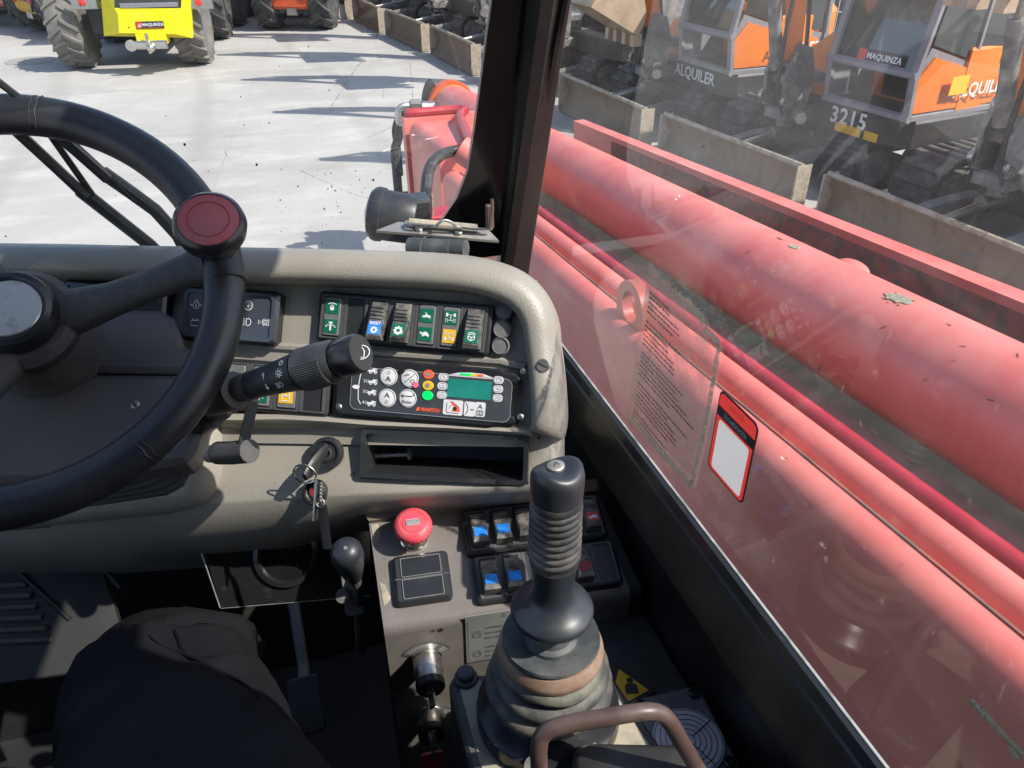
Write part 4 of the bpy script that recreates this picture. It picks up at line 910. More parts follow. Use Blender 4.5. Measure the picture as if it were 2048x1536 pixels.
# ------------------------------------------------------------------ small drawing set for symbols
def icon(mb, f, s, kind, c=.0003):
    L = lambda pts, w_=.13, cl=False: mb.line(f, [(x*s, y*s) for x, y in pts], w_*s, c, closed=cl)
    C_ = lambda x, y, r, w_=.13, n=18, a0=0, a1=360: mb.line(f, [((x+r*math.cos(R(a0+(a1-a0)*i/n)))*s, (y+r*math.sin(R(a0+(a1-a0)*i/n)))*s) for i in range(n+(0 if a1-a0 == 360 else 1))], w_*s, c, closed=(a1-a0 == 360))
    F_ = lambda pts: mb.plate(f, [(x*s, y*s) for x, y in pts], c)
    if kind == 'lock': C_(0, -.7, 1.4, .16, 14, 55, 125); C_(0, .05, .28, .14, 12, 0, 180); F_([(-.38, .02), (-.38, -.5), (-.25, -.65), (.25, -.65), (.38, -.5), (.38, .02)])
    elif kind == 'mast': F_([(-.18, .5), (-.18, -.75), (-.1, -.85), (.1, -.85), (.18, -.75), (.18, .5)]); F_([(-.4, .8), (-.4, .5), (.4, .5), (.4, .8)]); L([(-.9, -.1), (-.55, .2), (-.25, .1)]); L([(.9, -.1), (.55, .2), (.25, .1)]); L([(-.95, .05), (-.9, -.2), (-.7, -.15)], .1); L([(.95, .05), (.9, -.2), (.7, -.15)], .1)
    elif kind == 'gear' or kind == 'gearo':
        pts = []
        for k in range(8):
            for da, r in ((-.3, .68), (-.16, .92), (.16, .92), (.3, .68)): a = 2*math.pi*k/8+da; pts.append((r*math.cos(a), r*math.sin(a)))
        ii = circ(0, 0, .36, 32); n_ = len(mb.v); P_ = [(x*s, y*s) for x, y in pts]; I_ = [(x*s, y*s) for x, y in ii]
        mb.loft([[f.at(a, b, c) for a, b in P_], [f.at(a, b, c) for a, b in I_]], cu=True)
    elif kind == 'arc': C_(0, .5, 1.1, .15, 12, 225, 315); F_([(.55, -.25), (1.0, -.1), (.85, -.6)])
    elif kind == 'hare': F_([(-.95, -.25), (-.6, .0), (-.2, .15), (.15, .45), (.1, .15), (.55, .1), (.9, -.2), (.6, -.3), (.95, -.6), (.3, -.35), (-.3, -.3), (-.6, -.55), (-.55, -.3)]); L([(.1, .3), (-.35, .55)], .14)
    elif kind == 'tortoise': F_([(-.6, -.2), (-.5, .2), (-.1, .45), (.35, .4), (.7, .05), (.8, -.25), (.65, -.55), (.4, -.3), (-.2, -.3), (-.4, -.55), (-.55, -.3)]); F_([(-1.0, .3), (-.75, .4), (-.55, .15), (-.65, -.1), (-.95, .05)])
    elif kind == 'axle1' or kind == 'axle2':
        t = 1 if kind == 'axle1' else -1
        for sx in (-1, 1): F_([(sx*.72-.2, t*.5-.32), (sx*.72+.2, t*.5-.32), (sx*.72+.2, t*.5+.32), (sx*.72-.2, t*.5+.32)])
        for sx in (-1, 1): L([(sx*.72-.18, -t*.5-.3), (sx*.72+.18, -t*.5-.3), (sx*.72+.18, -t*.5+.3), (sx*.72-.18, -t*.5+.3)], .09, True)
        L([(-.5, t*.5), (.5, t*.5)], .1); L([(-.5, -t*.5), (.5, -t*.5)], .1); L([(0, -.5), (0, .5)], .1); C_(0, 0, .1, .1, 10)
    elif kind == 'steer': C_(0, -.05, .66, .15); L([(-.6, .05), (0, -.02), (.6, .05)], .15); L([(0, -.02), (0, -.65)], .15); C_(0, -.05, .98, .12, 10, 40, 140)
    elif kind == 'light': C_(0, 0, .38, .14); [L([(.55*math.cos(a), .55*math.sin(a)), (.9*math.cos(a), .9*math.sin(a))], .12) for a in [2*math.pi*k/8 for k in range(8)]]
    elif kind == 'diff': L([(-.8, .85), (.8, .85)], .16); L([(-.8, -.85), (.8, -.85)], .16); L([(-.6, -.55), (-.6, .55)], .22); L([(.6, -.55), (.6, .55)], .22); L([(-.6, 0), (.6, 0)], .14); C_(0, 0, .14, .12, 10)
    elif kind == 'oil': C_(0, -.05, .5, .1); L([(-.2, .42), (-.2, .75), (.2, .75), (.2, .42)], .1); F_([(-.14, -.15), (0, .2), (.14, -.15), (0, -.3)]); L([(-.55, 0), (-.8, 0)], .1); F_([(-1.0, 0), (-.82, .16), (-.66, 0), (-.82, -.16)]); L([(.55, 0), (.8, 0)], .1); F_([(1.0, 0), (.82, .16), (.66, 0), (.82, -.16)])
    elif kind == 'battery': L([(-.8, .35), (-.8, -.6), (.8, -.6), (.8, .35)], .12, True); L([(-.55, .38), (-.55, .6), (-.25, .6), (-.25, .38)], .1); L([(.55, .38), (.55, .6), (.25, .6), (.25, .38)], .1)
    elif kind == 'filter': C_(0, 0, .85, .12); C_(0, 0, .68, .06); L([(-.5, 0), (.5, 0)], .09); L([(0, .5), (0, -.1)], .12); F_([(-.3, -.05), (.3, -.05), (0, -.5)]); [L([(x, .45), (x, .15)], .06) for x in (-.3, .3)]
    elif kind == 'beam': [L([(-.95, y), (-.35, y)], .1) for y in (.5, .25, 0, -.25, -.5)]; C_(.1, 0, .55, .12, 10, -80, 80); L([(.2, .55), (-.1, .45), (-.1, -.45), (.2, -.55)], .12)
    elif kind == 'brake': C_(.2, 0, .36, .11); C_(.2, 0, .58, .1, 10, 120, 240); C_(.2, 0, .58, .1, 10, -60, 60); F_([(.08, -.1), (.2, .2), (.32, -.1), (.2, -.2)]); L([(-1.0, .3), (-1.0, -.3), (-.6, 0)], .1, True)
    elif kind == 'triangle': L([(-.8, -.6), (.8, -.6), (0, .8)], .14, True)
    elif kind == 'hourglass': L([(-.7, .5), (.7, .5), (0, -.5)], .16, True)
    elif kind == 'truck': F_([(-.9, -.35), (-.9, .1), (-.2, .15), (.1, .5), (.9, .35), (.9, .15), (.3, .1), (.9, -.1), (.9, -.35)]); C_(-.5, -.4, .22, .16, 10); C_(.55, -.4, .22, .16, 10)
    elif kind == 'uparrow': L([(-.25, -.5), (-.25, 0), (-.6, 0), (0, .6), (.6, 0), (.25, 0), (.25, -.5)], .11, True)
    elif kind == 'enter': L([(.9, .5), (.9, .15), (.6, 0), (-.9, 0)], .12); L([(-.6, .25), (-.95, 0), (-.6, -.25)], .12)

# ------------------------------------------------------------------ indicator lamps panels
def indicator(label, x0, y0, x1, y1, icons):
    a0, b0 = DASH.ab(x0, y1, .012); a1, b1 = DASH.ab(x1, y0, .012)
    cx, cy = (a0+a1)/2, (b0+b1)/2; wd, hg = a1-a0, b1-b0
    t = thing('warning_light_cluster', label, 'indicator cluster', DASH.at(cx, cy)); f = DASH.sub(cx, cy)
    mb = MB(); mb.prism(f, rrect(wd, hg, .006), -.004, .014, .003); mb.build('housing', BLACKG, t)
    mb = MB(); mb.ring(f, rrect(wd*.94, hg*.86, .005), rrect(wd*.88, hg*.76, .004), .0135, .0165); mb.build('frame', SCREEN, t)
    mb = MB(); mb.plate(f, rrect(wd*.89, hg*.78, .004), .0146); s = mb.build('lens', SCREEN, t)
    for k, x, y, sz in icons:
        a, b = f.ab(x, y, .015); mb = MB(); icon(mb, f.sub(a, b, .0152), sz, k); mb.build('symbol', WHITE, s)
indicator('long indicator lamp panel with oil, battery, filter and high beam symbols', 361, 583, 561, 679, [('oil', 393, 610, .0065), ('battery', 391, 645, .0055), ('filter', 497, 611, .0055), ('beam', 494, 644, .0066), ('brake', 530, 645, .0068)])
indicator('half hidden indicator panel behind the steering wheel boss', 120, 572, 335, 655, [('hourglass', 181, 604, .004)])

# ------------------------------------------------------------------ switch panels
def rocker(f, wd, hg, parent, plate=None, ic=None, txt=None, flip=1, base=.010):
    """rocker, thick end down; plate colour on the lower half"""
    w2, h2 = wd/2, hg/2
    prof = [(-h2, .004), (-h2, base+.0125), (-h2+.004, base+.0145), (h2-.002, base+.0035), (h2, base+.001), (h2, .004)]
    mb = MB(); n = len(prof)
    ins = [0, 0, .0012, .0012, 0, 0]
    vs = [f.at(-w2+i, b, c) for (b, c), i in zip(prof, ins)]+[f.at(w2-i, b, c) for (b, c), i in zip(prof, ins)]
    fs = [tuple(range(n)), tuple(range(n, 2*n))[::-1]]+[(i, i+n, (i+1) % n+n, (i+1) % n) for i in range(n)]
    mb.add(vs, fs); o = mb.build('rocker_switch', ROCK, parent, 20)
    tilt = math.atan2(.0145-.0035, -(hg-.006))  # face slope
    ft = Fr(f.at(0, -h2+.004, base+.0145), f.u, (f.at(0, h2-.002, base+.0035)-f.at(0, -h2+.004, base+.0145)))
    L = hg-.006
    mb = MB()
    for k in range(4): mb.box(ft, -w2*.72, w2*.72, L*(.55+.115*k)-.0009, L*(.55+.115*k)+.0009, -.0002, .0013, .0004)
    mb.build('grip_rib', ROCK, o, kind='stuff')
    if plate:
        mb = MB(); mb.prism(ft, [(-w2*.74, .0012), (w2*.74, .0012), (w2*.74, L*.44), (-w2*.74, L*.44)], 0, .0006); mb.build('colour_plate', plate, o)
        if ic:
            mb = MB(); icon(mb, ft.sub(0, L*(.2 if not txt else .15)+.0005, .0007), wd*.30 if not txt else wd*.24, ic)
            if ic == 'gear' and not txt: icon(mb, ft.sub(0, L*.2, .0007), wd*.30, 'arc')
            mb.build('symbol', WHITE, o)
        if txt: text(ft, txt, 0, L*.38, wd*.17, WHITE, o, .0009, bold=.02)
    return o
def flatmod(f, wd, hg, parent, plates, blank=False):
    mb = MB(); mb.prism(f, rrect(wd*.70, hg, .002), .008, .0115 if not blank else .0085, .0008); o = mb.build('legend_plate' if not blank else 'blank_plate', MODULE_L if not blank else BLACK, parent)
    for m_, k, dy in plates:
        s = wd*.27; f2 = f.sub(0, dy, .0115)
        mb = MB(); mb.box(f2, -s, s, -s*1.02, s*1.02, 0, .0006); mb.build('colour_plate', m_, o)
        if k: mb = MB(); icon(mb, f2.sub(0, 0, .0007), s*.82, k); mb.build('symbol', WHITE, o)
def bank(label, F_, quad, centers, parts, hfac=.78, thick=.009, dark=MODULE):
    pts = [F_.ab(*q) for q in quad]                                      # TL TR BR BL
    tl, tr, br, bl = [V(p) for p in pts]; cx = (tl+tr+br+bl)/4
    wd = ((tr-tl).length+(br-bl).length)/2; hg = ((tl-bl).length+(tr-br).length)/2; rot = math.atan2((tr-tl).y, (tr-tl).x)
    f = F_.sub(cx.x, cx.y, 0, rot)
    t = thing('switch_panel', label, 'switch panel', f.o)
    mb = MB(); mb.prism(f, rrect(wd, hg, .005), -.003, thick, .0022); mb.build('bezel', BLACK, t)
    mod = wd*.955/len(parts); 
    for k in range(len(parts)):
        a = (k-(len(parts)-1)/2)*mod; f2 = f.sub(a, 0)
        mb = MB(); mb.ring(f2, rrect(mod*.985, hg*.86, .0012, 2), rrect(mod*.74, hg*.80, .001, 2), thick-.0006, thick+.0016); mb.build('module_frame', dark, t)
        p = parts[k]
        if p[0] == 'flat': flatmod(f2, mod, hg*.76, t, [(m_, ic, dy*hg) for m_, ic, dy in p[1]])
        elif p[0] == 'blank': flatmod(f2, mod, hg*.76, t, [], True)
        elif p[0] == 'rock': rocker(f2, mod*.70, hg*hfac, t, *p[1:])
    return t
bank('upper row of seven switches with green, blue and yellow legends', DASH, [(646, 583), (986, 612), (983, 712), (636, 684)], None,
     [('flat', [(GREEN_P, 'lock', .19), (GREEN_P, 'mast', -.19)]), ('blank',), ('rock', BLUE_P, 'gear', 'RESET'), ('rock', GREEN_P, 'gear'), ('flat', [(GREEN_P, 'hare', .18), (GREEN_P, 'tortoise', -.18)]), ('flat', [(GREEN_P, 'axle1', .18), (YEL_P, 'axle2', -.18)]), ('rock', GREEN_P, 'steer')])
bank('lower row of four switches behind the stalk with one yellow legend', DASH, [(455, 716), (668, 732), (662, 832), (447, 820)], None,
     [('flat', [(MODULE_L, 'triangle', .15)]), ('flat', [(GREEN_P, 'light', -.16)]), ('flat', [(YEL_P, 'diff', -.14)]), ('blank',)])

# ------------------------------------------------------------------ load display
tl, tr, br, bl = [V(DASH.ab(*q)) for q in ((694, 714), (1046, 742), (1036, 856), (668, 828))]
cc = (tl+tr+br+bl)/4; wd, hg = ((tr-tl).length+(br-bl).length)/2, ((tl-bl).length+(tr-br).length)/2; rot = math.atan2((tr-tl).y, (tr-tl).x)
LDF = DASH.sub(cc.x, cc.y, 0, rot)
ld = thing('load_display', 'black load indicator unit with green screen, round buttons and coloured lamps', 'display unit', LDF.o)
w2, h2 = wd/2, hg/2
mb = MB(); po = [(-w2, -h2*.85), (-w2+.006, -h2), (w2-.028, -h2), (w2-.016, -h2*.86), (w2-.004, -h2*.86), (w2, -h2*.7), (w2-.004, -h2*.55), (w2-.010, -h2*.5), (w2-.007, 0), (w2-.010, h2*.5), (w2-.004, h2*.55), (w2, h2*.7), (w2-.004, h2*.88), (w2-.016, h2*.88), (w2-.022, h2), (-w2+.006, h2), (-w2, h2*.85)]
mb.prism(LDF, po, -.003, .013, .002); mb.build('housing', BLACKG, ld, 40)
def L2(x, y, c=.0138): return LDF.ab(x, y, c)
fp = [L2(703, 734), L2(1023, 760), L2(1016, 842), L2(706, 819)]
fx, fy = sum(p[0] for p in fp)/4, sum(p[1] for p in fp)/4; fw_, fh_ = fp[1][0]-fp[0][0], (fp[0][1]-fp[3][1])
LF = LDF.sub(fx, fy, .0132); FACE = M('display face', (.040, .044, .055), .5, c2=(.07, .072, .08), ns=50, lo=.5, hi=.8)
mb = MB(); mb.prism(LF, rrect(fw_, fh_, .007, 5), -.0005, .0006); fc_ = mb.build('faceplate', FACE, ld)
mb = MB(); q = rrect(fw_, fh_, .007, 5); mb.line(LF, q, .0006, .0008, closed=True); mb.build('outline', PLATEM, fc_)
def lf(x, y): a, b = LF.ab(x, y, .001); return LF.sub(a, b, .0007)
K = .745/FPX
def disc(x, y, rpx, m_, parent, name, c=.0006, sx=1.0):
    f = lf(x, y); mb = MB(); r = rpx*K; mb.lathe(f, [(r, 0), (r, c*.6), (r*.94, c), (0, c)], 28, sx=sx); return mb.build(name, m_, parent), f
for x, y, k in ((777, 753, 'up'), (774, 796, 'dn'), (819, 757, 'mode'), (815, 797, 'ent')):
    o, f = disc(x, y, 18.5, WHITE_P, ld, 'round_button'); r = 18.5*K
    mb = MB(); mb.line(f, circ(0, 0, r*.9, 28), r*.05, .0009, closed=True)
    if k == 'up': icon(mb, f.sub(0, r*.45), r*.36, 'uparrow', .0009)
    if k == 'dn': icon(mb, f.sub(0, -r*.45, 0, math.pi), r*.36, 'uparrow', .0009)
    if k == 'mode':
        mb.line(f, [(-r*.55, -r*.5), (r*.55, r*.5)], r*.07, .0009); mb.line(f, [(-r*.65, r*.2), (-r*.3, r*.5), (0, r*.4), (-r*.3, r*.3)], r*.07, .0009, closed=True); mb.line(f, [(r*.1, -r*.2), (r*.3, -r*.5), (r*.65, -r*.3), (r*.5, -r*.1)], r*.07, .0009, closed=True)
    if k == 'ent': icon(mb, f.sub(0, r*.25), r*.75, 'enter', .0009)
    mb.build('symbol', INK, o)
    if k in ('up', 'dn'): text(f, 'A', 0, -r*.28 if k == 'up' else r*.28, r*.55, INK, o, .001, sx=1.2)
    if k == 'ent': text(f, 'Enter', 0, -r*.38, r*.34, INK, o, .001, sx=1.1)
disc(804, 741, 6, BLACKG, ld, 'mode_lamp', .0014); disc(831, 770, 6, LED_PINK, ld, 'mode_lamp', .0014)
for x, y, m_ in ((857, 749, LED_O), (856, 771, LED_Y), (855, 791, LED_G)):
    o, f = disc(x, y, 9.5, m_, ld, 'warning_lamp', .0008, 1.2)
    if m_ != LED_G: mb = MB(); mb.plate(f, circ(-.0005, 0, .0024), .001); mb.build('dot', GREYD, o)
a0, b0 = LF.ab(895, 751); a1, b1 = LF.ab(987, 803); sw, sh = a1-a0, b0-b1
SF = LF.sub((a0+a1)/2, (b0+b1)/2)
mb = MB(); mb.plate(SF, [(-sw/2*1.02, sh/2*.8), (-sw/2*.9, sh/2*1.02+.0012), (-sw*.25, sh/2+.0038), (0, sh/2+.0046), (sw*.25, sh/2+.0042), (sw/2*.9, sh/2+.0016), (sw/2*1.02, sh/2*.8)], .0007); mb.build('scale_arc', WHITE_P, ld)
for x0, x1, m_ in ((-.24, .0, LED_G), (.0, .12, LED_Y), (.12, .25, LED_O)):
    mb = MB(); mb.plate(SF, [(x0*sw, sh/2+.0014), (x1*sw, sh/2+.0012), (x1*sw, sh/2+.0036), (x0*sw, sh/2+.0036)], .0009); mb.build('scale_segment', m_, ld)
mb = MB(); mb.box(SF, -sw/2, sw/2, -sh/2, sh/2, 0, .0008); o = mb.build('screen_surround', FACE, ld)
mb = MB(); mb.plate(SF, [(-sw*.48, -sh*.46), (sw*.44, -sh*.46), (sw*.44, sh*.38), (-sw*.48, sh*.38)], .0010); mb.build('lcd', LCD, o)
for x, y, k in ((887, 754, 0), (885, 772, 1), (884, 790, 2), (997, 760, 3), (996, 778, 4), (995, 796, 5)):
    f = lf(x, y); o = MB().prism(f, rrect(.0098, .0072, .003, 3), 0, .0005).build('soft_key', WHITE_P, ld)
    mb = MB(); mb.line(f, rrect(.0074, .0052, .002, 3, cx=.0006 if k < 3 else -.0006), .0003, .0007, closed=True)
    mb.line(f, [[(-.001, .0014), (.002, -.0012)], [(-.002, -.0012), (.002, -.0012), (.0, .001)], [(-.002, -.0014), (0, .0012), (.002, -.0014)], [(-.002, -.0012), (-.002, .0012), (.001, .0010), (.0025, -.0012)], [(-.002, .0008), (.0018, -.0006), (-.0012, -.0006)], [(-.002, -.0014), (-.001, .001), (.0008, 0), (.002, -.0014)]][k], .0004, .0007); mb.build('symbol', INK, o)
for x, y, w_, h_, k in ((906, 815, 40, 30, 0), (939, 818, 22, 29, 1), (960, 819, 21, 29, 2)):
    f = lf(x, y); o = MB().prism(f, rrect(w_*K, h_*K, .0016, 3), 0, .0005).build('pictogram', WHITE_P, ld); s = K
    mb = MB()
    if k == 0:
        mb.line(f, [(-13*s, -10*s), (-13*s, 9*s)], 1.2*s, .0007); mb.line(f, [(-13*s, -11*s), (12*s, -11*s)], 1.2*s, .0007); mb.line(f, [(-2*s, 12*s), (12*s, 1*s)], 1.0*s, .0007); mb.plate(f, circ(4*s, -2*s, 4*s), .0008); mb.line(f, [(-8*s, -3*s), (-6*s, 2*s), (-2*s, 5*s)], 1*s, .0007)
        m2 = MB(); m2.plate(f, [(-8*s, 12*s), (-3*s, 12*s), (14*s, -1*s), (14*s, -8*s), (-2*s, -8*s), (-2*s, -5*s), (6*s, -2*s)], .0006); m2.build('red_boom', LED_O, o)
    elif k == 1: mb.line(f, [(-8*s, -12*s), (-4*s, -6*s), (-3*s, 0), (-4*s, 6*s), (-8*s, 12*s)], 1.2*s, .0007); mb.line(f, [(2*s, -1*s), (9*s, -1*s)], 2*s, .0007)
    else: mb.line(f, rrect(13*s, 9*s, .0005, 2, cy=-7*s), 1.2*s, .0007, closed=True); [mb.line(f, [(q*s, -11*s), (q*s, -3*s)], 1*s, .0007) for q in (-3, 0, 3)]
    mb.build('symbol', INK, o)
    if k == 2: text(f, 'A', 0, 5*s, 9*s, INK, o, .0008, sx=1.2)
f = lf(858, 820); text(f, 'MANITOU', .0012, 0, .0034, LED_O, ld, .0003, name='maker_lettering', bold=.04, shear=.2, sx=.85)
mb = MB(); f = lf(836, 818); mb.plate(f, [(-.0022, -.0018), (.0008, -.0018), (.0022, .0018), (-.0008, .0018)], .0003); mb.build('maker_emblem', LED_O, ld)
for i, (x, y) in enumerate(((740, 741), (740, 763), (738, 784), (737, 806))):
    f = lf(x+6, y); mb = MB(); icon(mb, f, .0048, 'truck'); mb.build('symbol', WHITE, ld); text(f, str(i+1), -.0085, 0, .0030, WHITE, ld, sx=1.2)
    mb = MB(); mb.line(f, rrect(.0022, .0022, .0003, 1, cx=-.0055), .0004, .0003, closed=True); mb.build('symbol', WHITE, ld)
mb = MB(); f = lf(716, 774); mb.line(f, [(.0045, .0165), (.0015, .012), (.0003, 0), (.0012, -.012), (.004, -.0165)], .0009, .0003); mb.plate(f, circ(-.002, 0, .0038, 16, .002), .0004); mb.build('selector_arc', WHITE, ld)
def screw(f, r, parent, m_=STEEL, name='screw'):
    mb = MB(); mb.lathe(f, [(r, 0), (r*.95, r*.25), (r*.55, r*.5), (0, r*.55)], 18); o = mb.build(name, m_, parent)
    mb = MB(); f2 = f.sub(0, 0, r*.52, .5); mb.box(f2, -r*.55, r*.55, -r*.12, r*.12, 0, r*.08); mb.box(f2, -r*.12, r*.12, -r*.55, r*.55, 0, r*.085); mb.build('cross_slot', INK, o)
for x, y in ((1047, 743), (1041, 834), (678, 814)): a, b = DASH.ab(x, y, .013); screw(DASH.sub(a, b, .013), .0034, ld)

# ------------------------------------------------------------------ storage tray with a loose bolt
tl, tr, br, bl = [V(DASH.ab(*q, c=.003)) for q in ((723, 854), (1057, 874), (1056, 968), (722, 957))]
cc = (tl+tr+br+bl)/4; wd, hg = ((tr-tl).length+(br-bl).length)/2, ((tl-bl).length+(tr-br).length)/2
TF = DASH.sub(cc.x, cc.y, .0, math.atan2((tr-tl).y+(br-bl).y, (tr-tl).x+(br-bl).x))
tray = thing('storage_tray', 'black open storage tray set into the dashboard', 'tray', TF.o)
mb = MB(); mb.ring(TF, rrect(wd, hg, .004, 3), rrect(wd-.009, hg-.009, .003, 3), -.004, .006); mb.build('frame', BLACK, tray, 30)
iw, ih = wd/2-.0045, hg/2-.0045
mb = MB()
vs = [TF.at(a, b, .001) for a, b in ((-iw, -ih), (iw, -ih), (iw, ih), (-iw, ih))]+[TF.at(a, b, -.062) for a, b in ((-iw+.002, -ih+.012), (iw-.002, -ih+.012), (iw-.002, ih-.003), (-iw+.002, ih-.003))]
mb.add(vs, [(0, 1, 5, 4), (1, 2, 6, 5), (2, 3, 7, 6), (3, 0, 4, 7), (4, 5, 6, 7)]); mb.build('bin', BLACK, tray)
p0, p1 = TF.px(750, 911, -.025), TF.px(822, 908, -.025); fl = (p1-p0)
hd = thing('loose_bolt', 'steel bolt lying loose inside the open storage tray', 'bolt', p0)
dz = TF.v*0
mb = MB(); mb.tube([p0, p1-fl*.08], .0027, 12); mb.build('shank', STEEL, hd); mb = MB(); mb.tube([p1-fl*.08, p1], .0062, 6); mb.build('hex_head', STEEL, hd)

# ------------------------------------------------------------------ ignition lock, keys, socket
a, b = DASH.ab(655, 906, 0); KF = DASH.sub(a, b, -.003); r = 32*.76/FPX
ig = thing('ignition_lock', 'round black ignition lock with the key inserted', 'ignition lock', KF.o)
mb = MB(); mb.lathe(KF, [(r*1.03, 0), (r*1.03, .006), (r*.93, .009), (r*.80, .009), (r*.76, .0065), (r*.62, .0065), (r*.58, .008), (r*.42, .008), (r*.38, .007), (0, .007)], 36); mb.build('bezel', BLACK, ig, 20)
mb = MB(); mb.ring(KF, circ(0, 0, r*.42, 24), circ(0, 0, r*.30, 24), .008, .0088); mb.build('ring', STEEL, ig)
a, b = DASH.ab(632, 984, .002); SKF = DASH.sub(a, b, .001); r2 = 26*.76/FPX
sk = thing('power_socket', 'small round black power socket below the ignition lock', 'socket', SKF.o)
mb = MB(); mb.lathe(SKF, [(r2, 0), (r2, .008), (r2*.88, .010), (r2*.8, .010), (r2*.78, .0), (r2*.7, -.01), (0, -.01)], 32); mb.build('collar', BLACKG, sk, 20)
mb = MB(); mb.lathe(SKF, [(r2*.75, .001), (r2*.5, .004), (0, .004)], 24); mb.build('cap', BLACK, sk)
mb = MB(); mb.plate(SKF, circ(-.001, 0, r2*.35), .0045); mb.build('red_dot', RED_RING, sk)
keys = thing('bunch_of_keys', 'key with steel ring, spare key and black strap hanging from the ignition', 'keys', KF.at(0, 0, .02))
kd = V((-.36, -1)).normalized()
kf = Fr(KF.at(0, .002, .008), KF.u*kd.x+KF.v*kd.y, n=(KF.u*kd.y*-1+KF.v*kd.x)*1.0)
# key head : a flat black paddle standing out of the lock and sagging down-left
h0 = KF.at(.0005, .006, .007); h1 = KF.at(-.007, -.016, .030)
mb = MB(); mb.tube([h0, mid3(h0, h1, .3), mid3(h0, h1, .7), h1, h1+(h1-h0)*.25], [.0055, .0085, .0095, .0085, .005], 12, flat=.5, upv=KF.u); mb.build('key_head', BLACK, keys, 50)
rc_ = KF.at(-.0105, -.019, .032); mb = MB(); ru, rv = KF.u, (KF.v*.9+KF.n*.45).normalized()
mb.tube([rc_+ru*.0115*math.cos(t)+rv*.0105*math.sin(t) for t in [2*math.pi*k/36 for k in range(36)]], .0009, 8, closed=True); mb.build('key_ring', CHROME, keys)
def kp(x, y, c): return DASH.px(x, y, c)
mb = MB(); mb.tube([kp(637, 960, .028), kp(632, 1000, .024), kp(627, 1042, .022)], [.0045, .003, .0016], 8, flat=.35, upv=DASH.n); mb.build('spare_key', CHROME, keys)
mb = MB(); 
for k in range(6): mb.ball(kp(642-k*.2, 968+k*7, .027), .0021, 8, sc=(1, 1, 1.3))
mb.tube([kp(641, 1006, .026)+DASH.u*.004*math.cos(t)+DASH.v*.004*math.sin(t) for t in [2*math.pi*k/20 for k in range(20)]], .0007, 6, closed=True); mb.build('chain', STEEL, keys, kind='stuff')
st = [kp(644, 1010, .024), kp(648, 1040, .02), kp(652, 1075, .018), kp(655, 1098, .016)]
mb = MB(); mb.tube(st, .0048, 4, flat=.25, upv=DASH.n); mb.build('strap', BLACKG, keys)

# ------------------------------------------------------------------ steering column
WC = dp(-7, 593, .62); WN = V((0, -.642, .767)).normalized()
WF = Fr(WC, (1, 0, 0), n=WN)
col = thing('steering_column', 'dark grey steering column shroud with visible screw and rubber bellows', 'steering column', WF.at(0, 0, -.15))
CF = Fr(WF.at(0, 0, -.115), WF.u, WF.v)
def cpx(x, y, c=0): return CF.ab(x, y, c)
pol_ = [cpx(*q) for q in ((-260, 612), (320, 618), (345, 634), (360, 668), (366, 692), (384, 700), (440, 706), (455, 745))]
pol2 = [cpx(*q) for q in ((455, 749), (432, 800), (408, 848), (392, 900), (372, 925), (150, 962), (-260, 968))]
mb = MB(); mb.prism(CF, pol_[::-1]+[], -.06, 0, .006) if False else mb.prism(CF, pol_+[cpx(-260, 738)], -.07, 0, .005); mb.build('upper_shroud', SHROUD, col, 30)
mb = MB(); mb.prism(CF, [cpx(-260, 743)]+pol2, -.08, 0, .006); mb.build('lower_shroud', SHROUD, col, 30)
for k in range(4):
    s = 1.0-.03*k; q = [cpx(*p, c=-.08) for p in ((-260, 860), (398, 850), (404, 900), (385, 945), (330, 972), (120, 1000), (-260, 1010))]
    q = [(a*(1-.02*k)-.0, b-.006*k) for a, b in q]
    mb = MB(); mb.prism(CF, q, -.105-.018*k, -.085-.018*k, .006); mb.build('bellows_fold', DUSTY, col, 40)
a, b = cpx(271, 810); screw(CF.sub(a, b, 0), .0042, col)
mb = MB(); mb.lathe(WF, [(.050, -.122), (.050, -.116), (.046, -.075), (.040, -.055), (.0, -.055)], 36); mb.build('collar', DUSTY, col, 40)
# rubber pleats round the column foot
for k in range(5):
    q = [DASH.ab(*p, c=.03) for p in ((-200, 700), (372-10*k, 800), (377-10*k, 900-6*k), (374-10*k, 945-7*k), (358-10*k, 975-8*k), (325-12*k, 993-9*k), (200, 1012-9*k), (-200, 1062-10*k))]
    mb = MB(); mb.prism(DASH, q, .0, .026+.007*k, .004); mb.build('pleat', DUSTY, col, 50)
# beige moulding beside the column
mb = MB(); q = [DASH.ab(*p, c=.02) for p in ((330, 842), (405, 835), (420, 870), (422, 940), (414, 985), (396, 1012), (330, 1030), (-200, 1085), (-200, 1000), (330, 960))]
mb.prism(DASH, q, -.05, .022, .012); mb.build('side_moulding', BEIGE, col, 50)

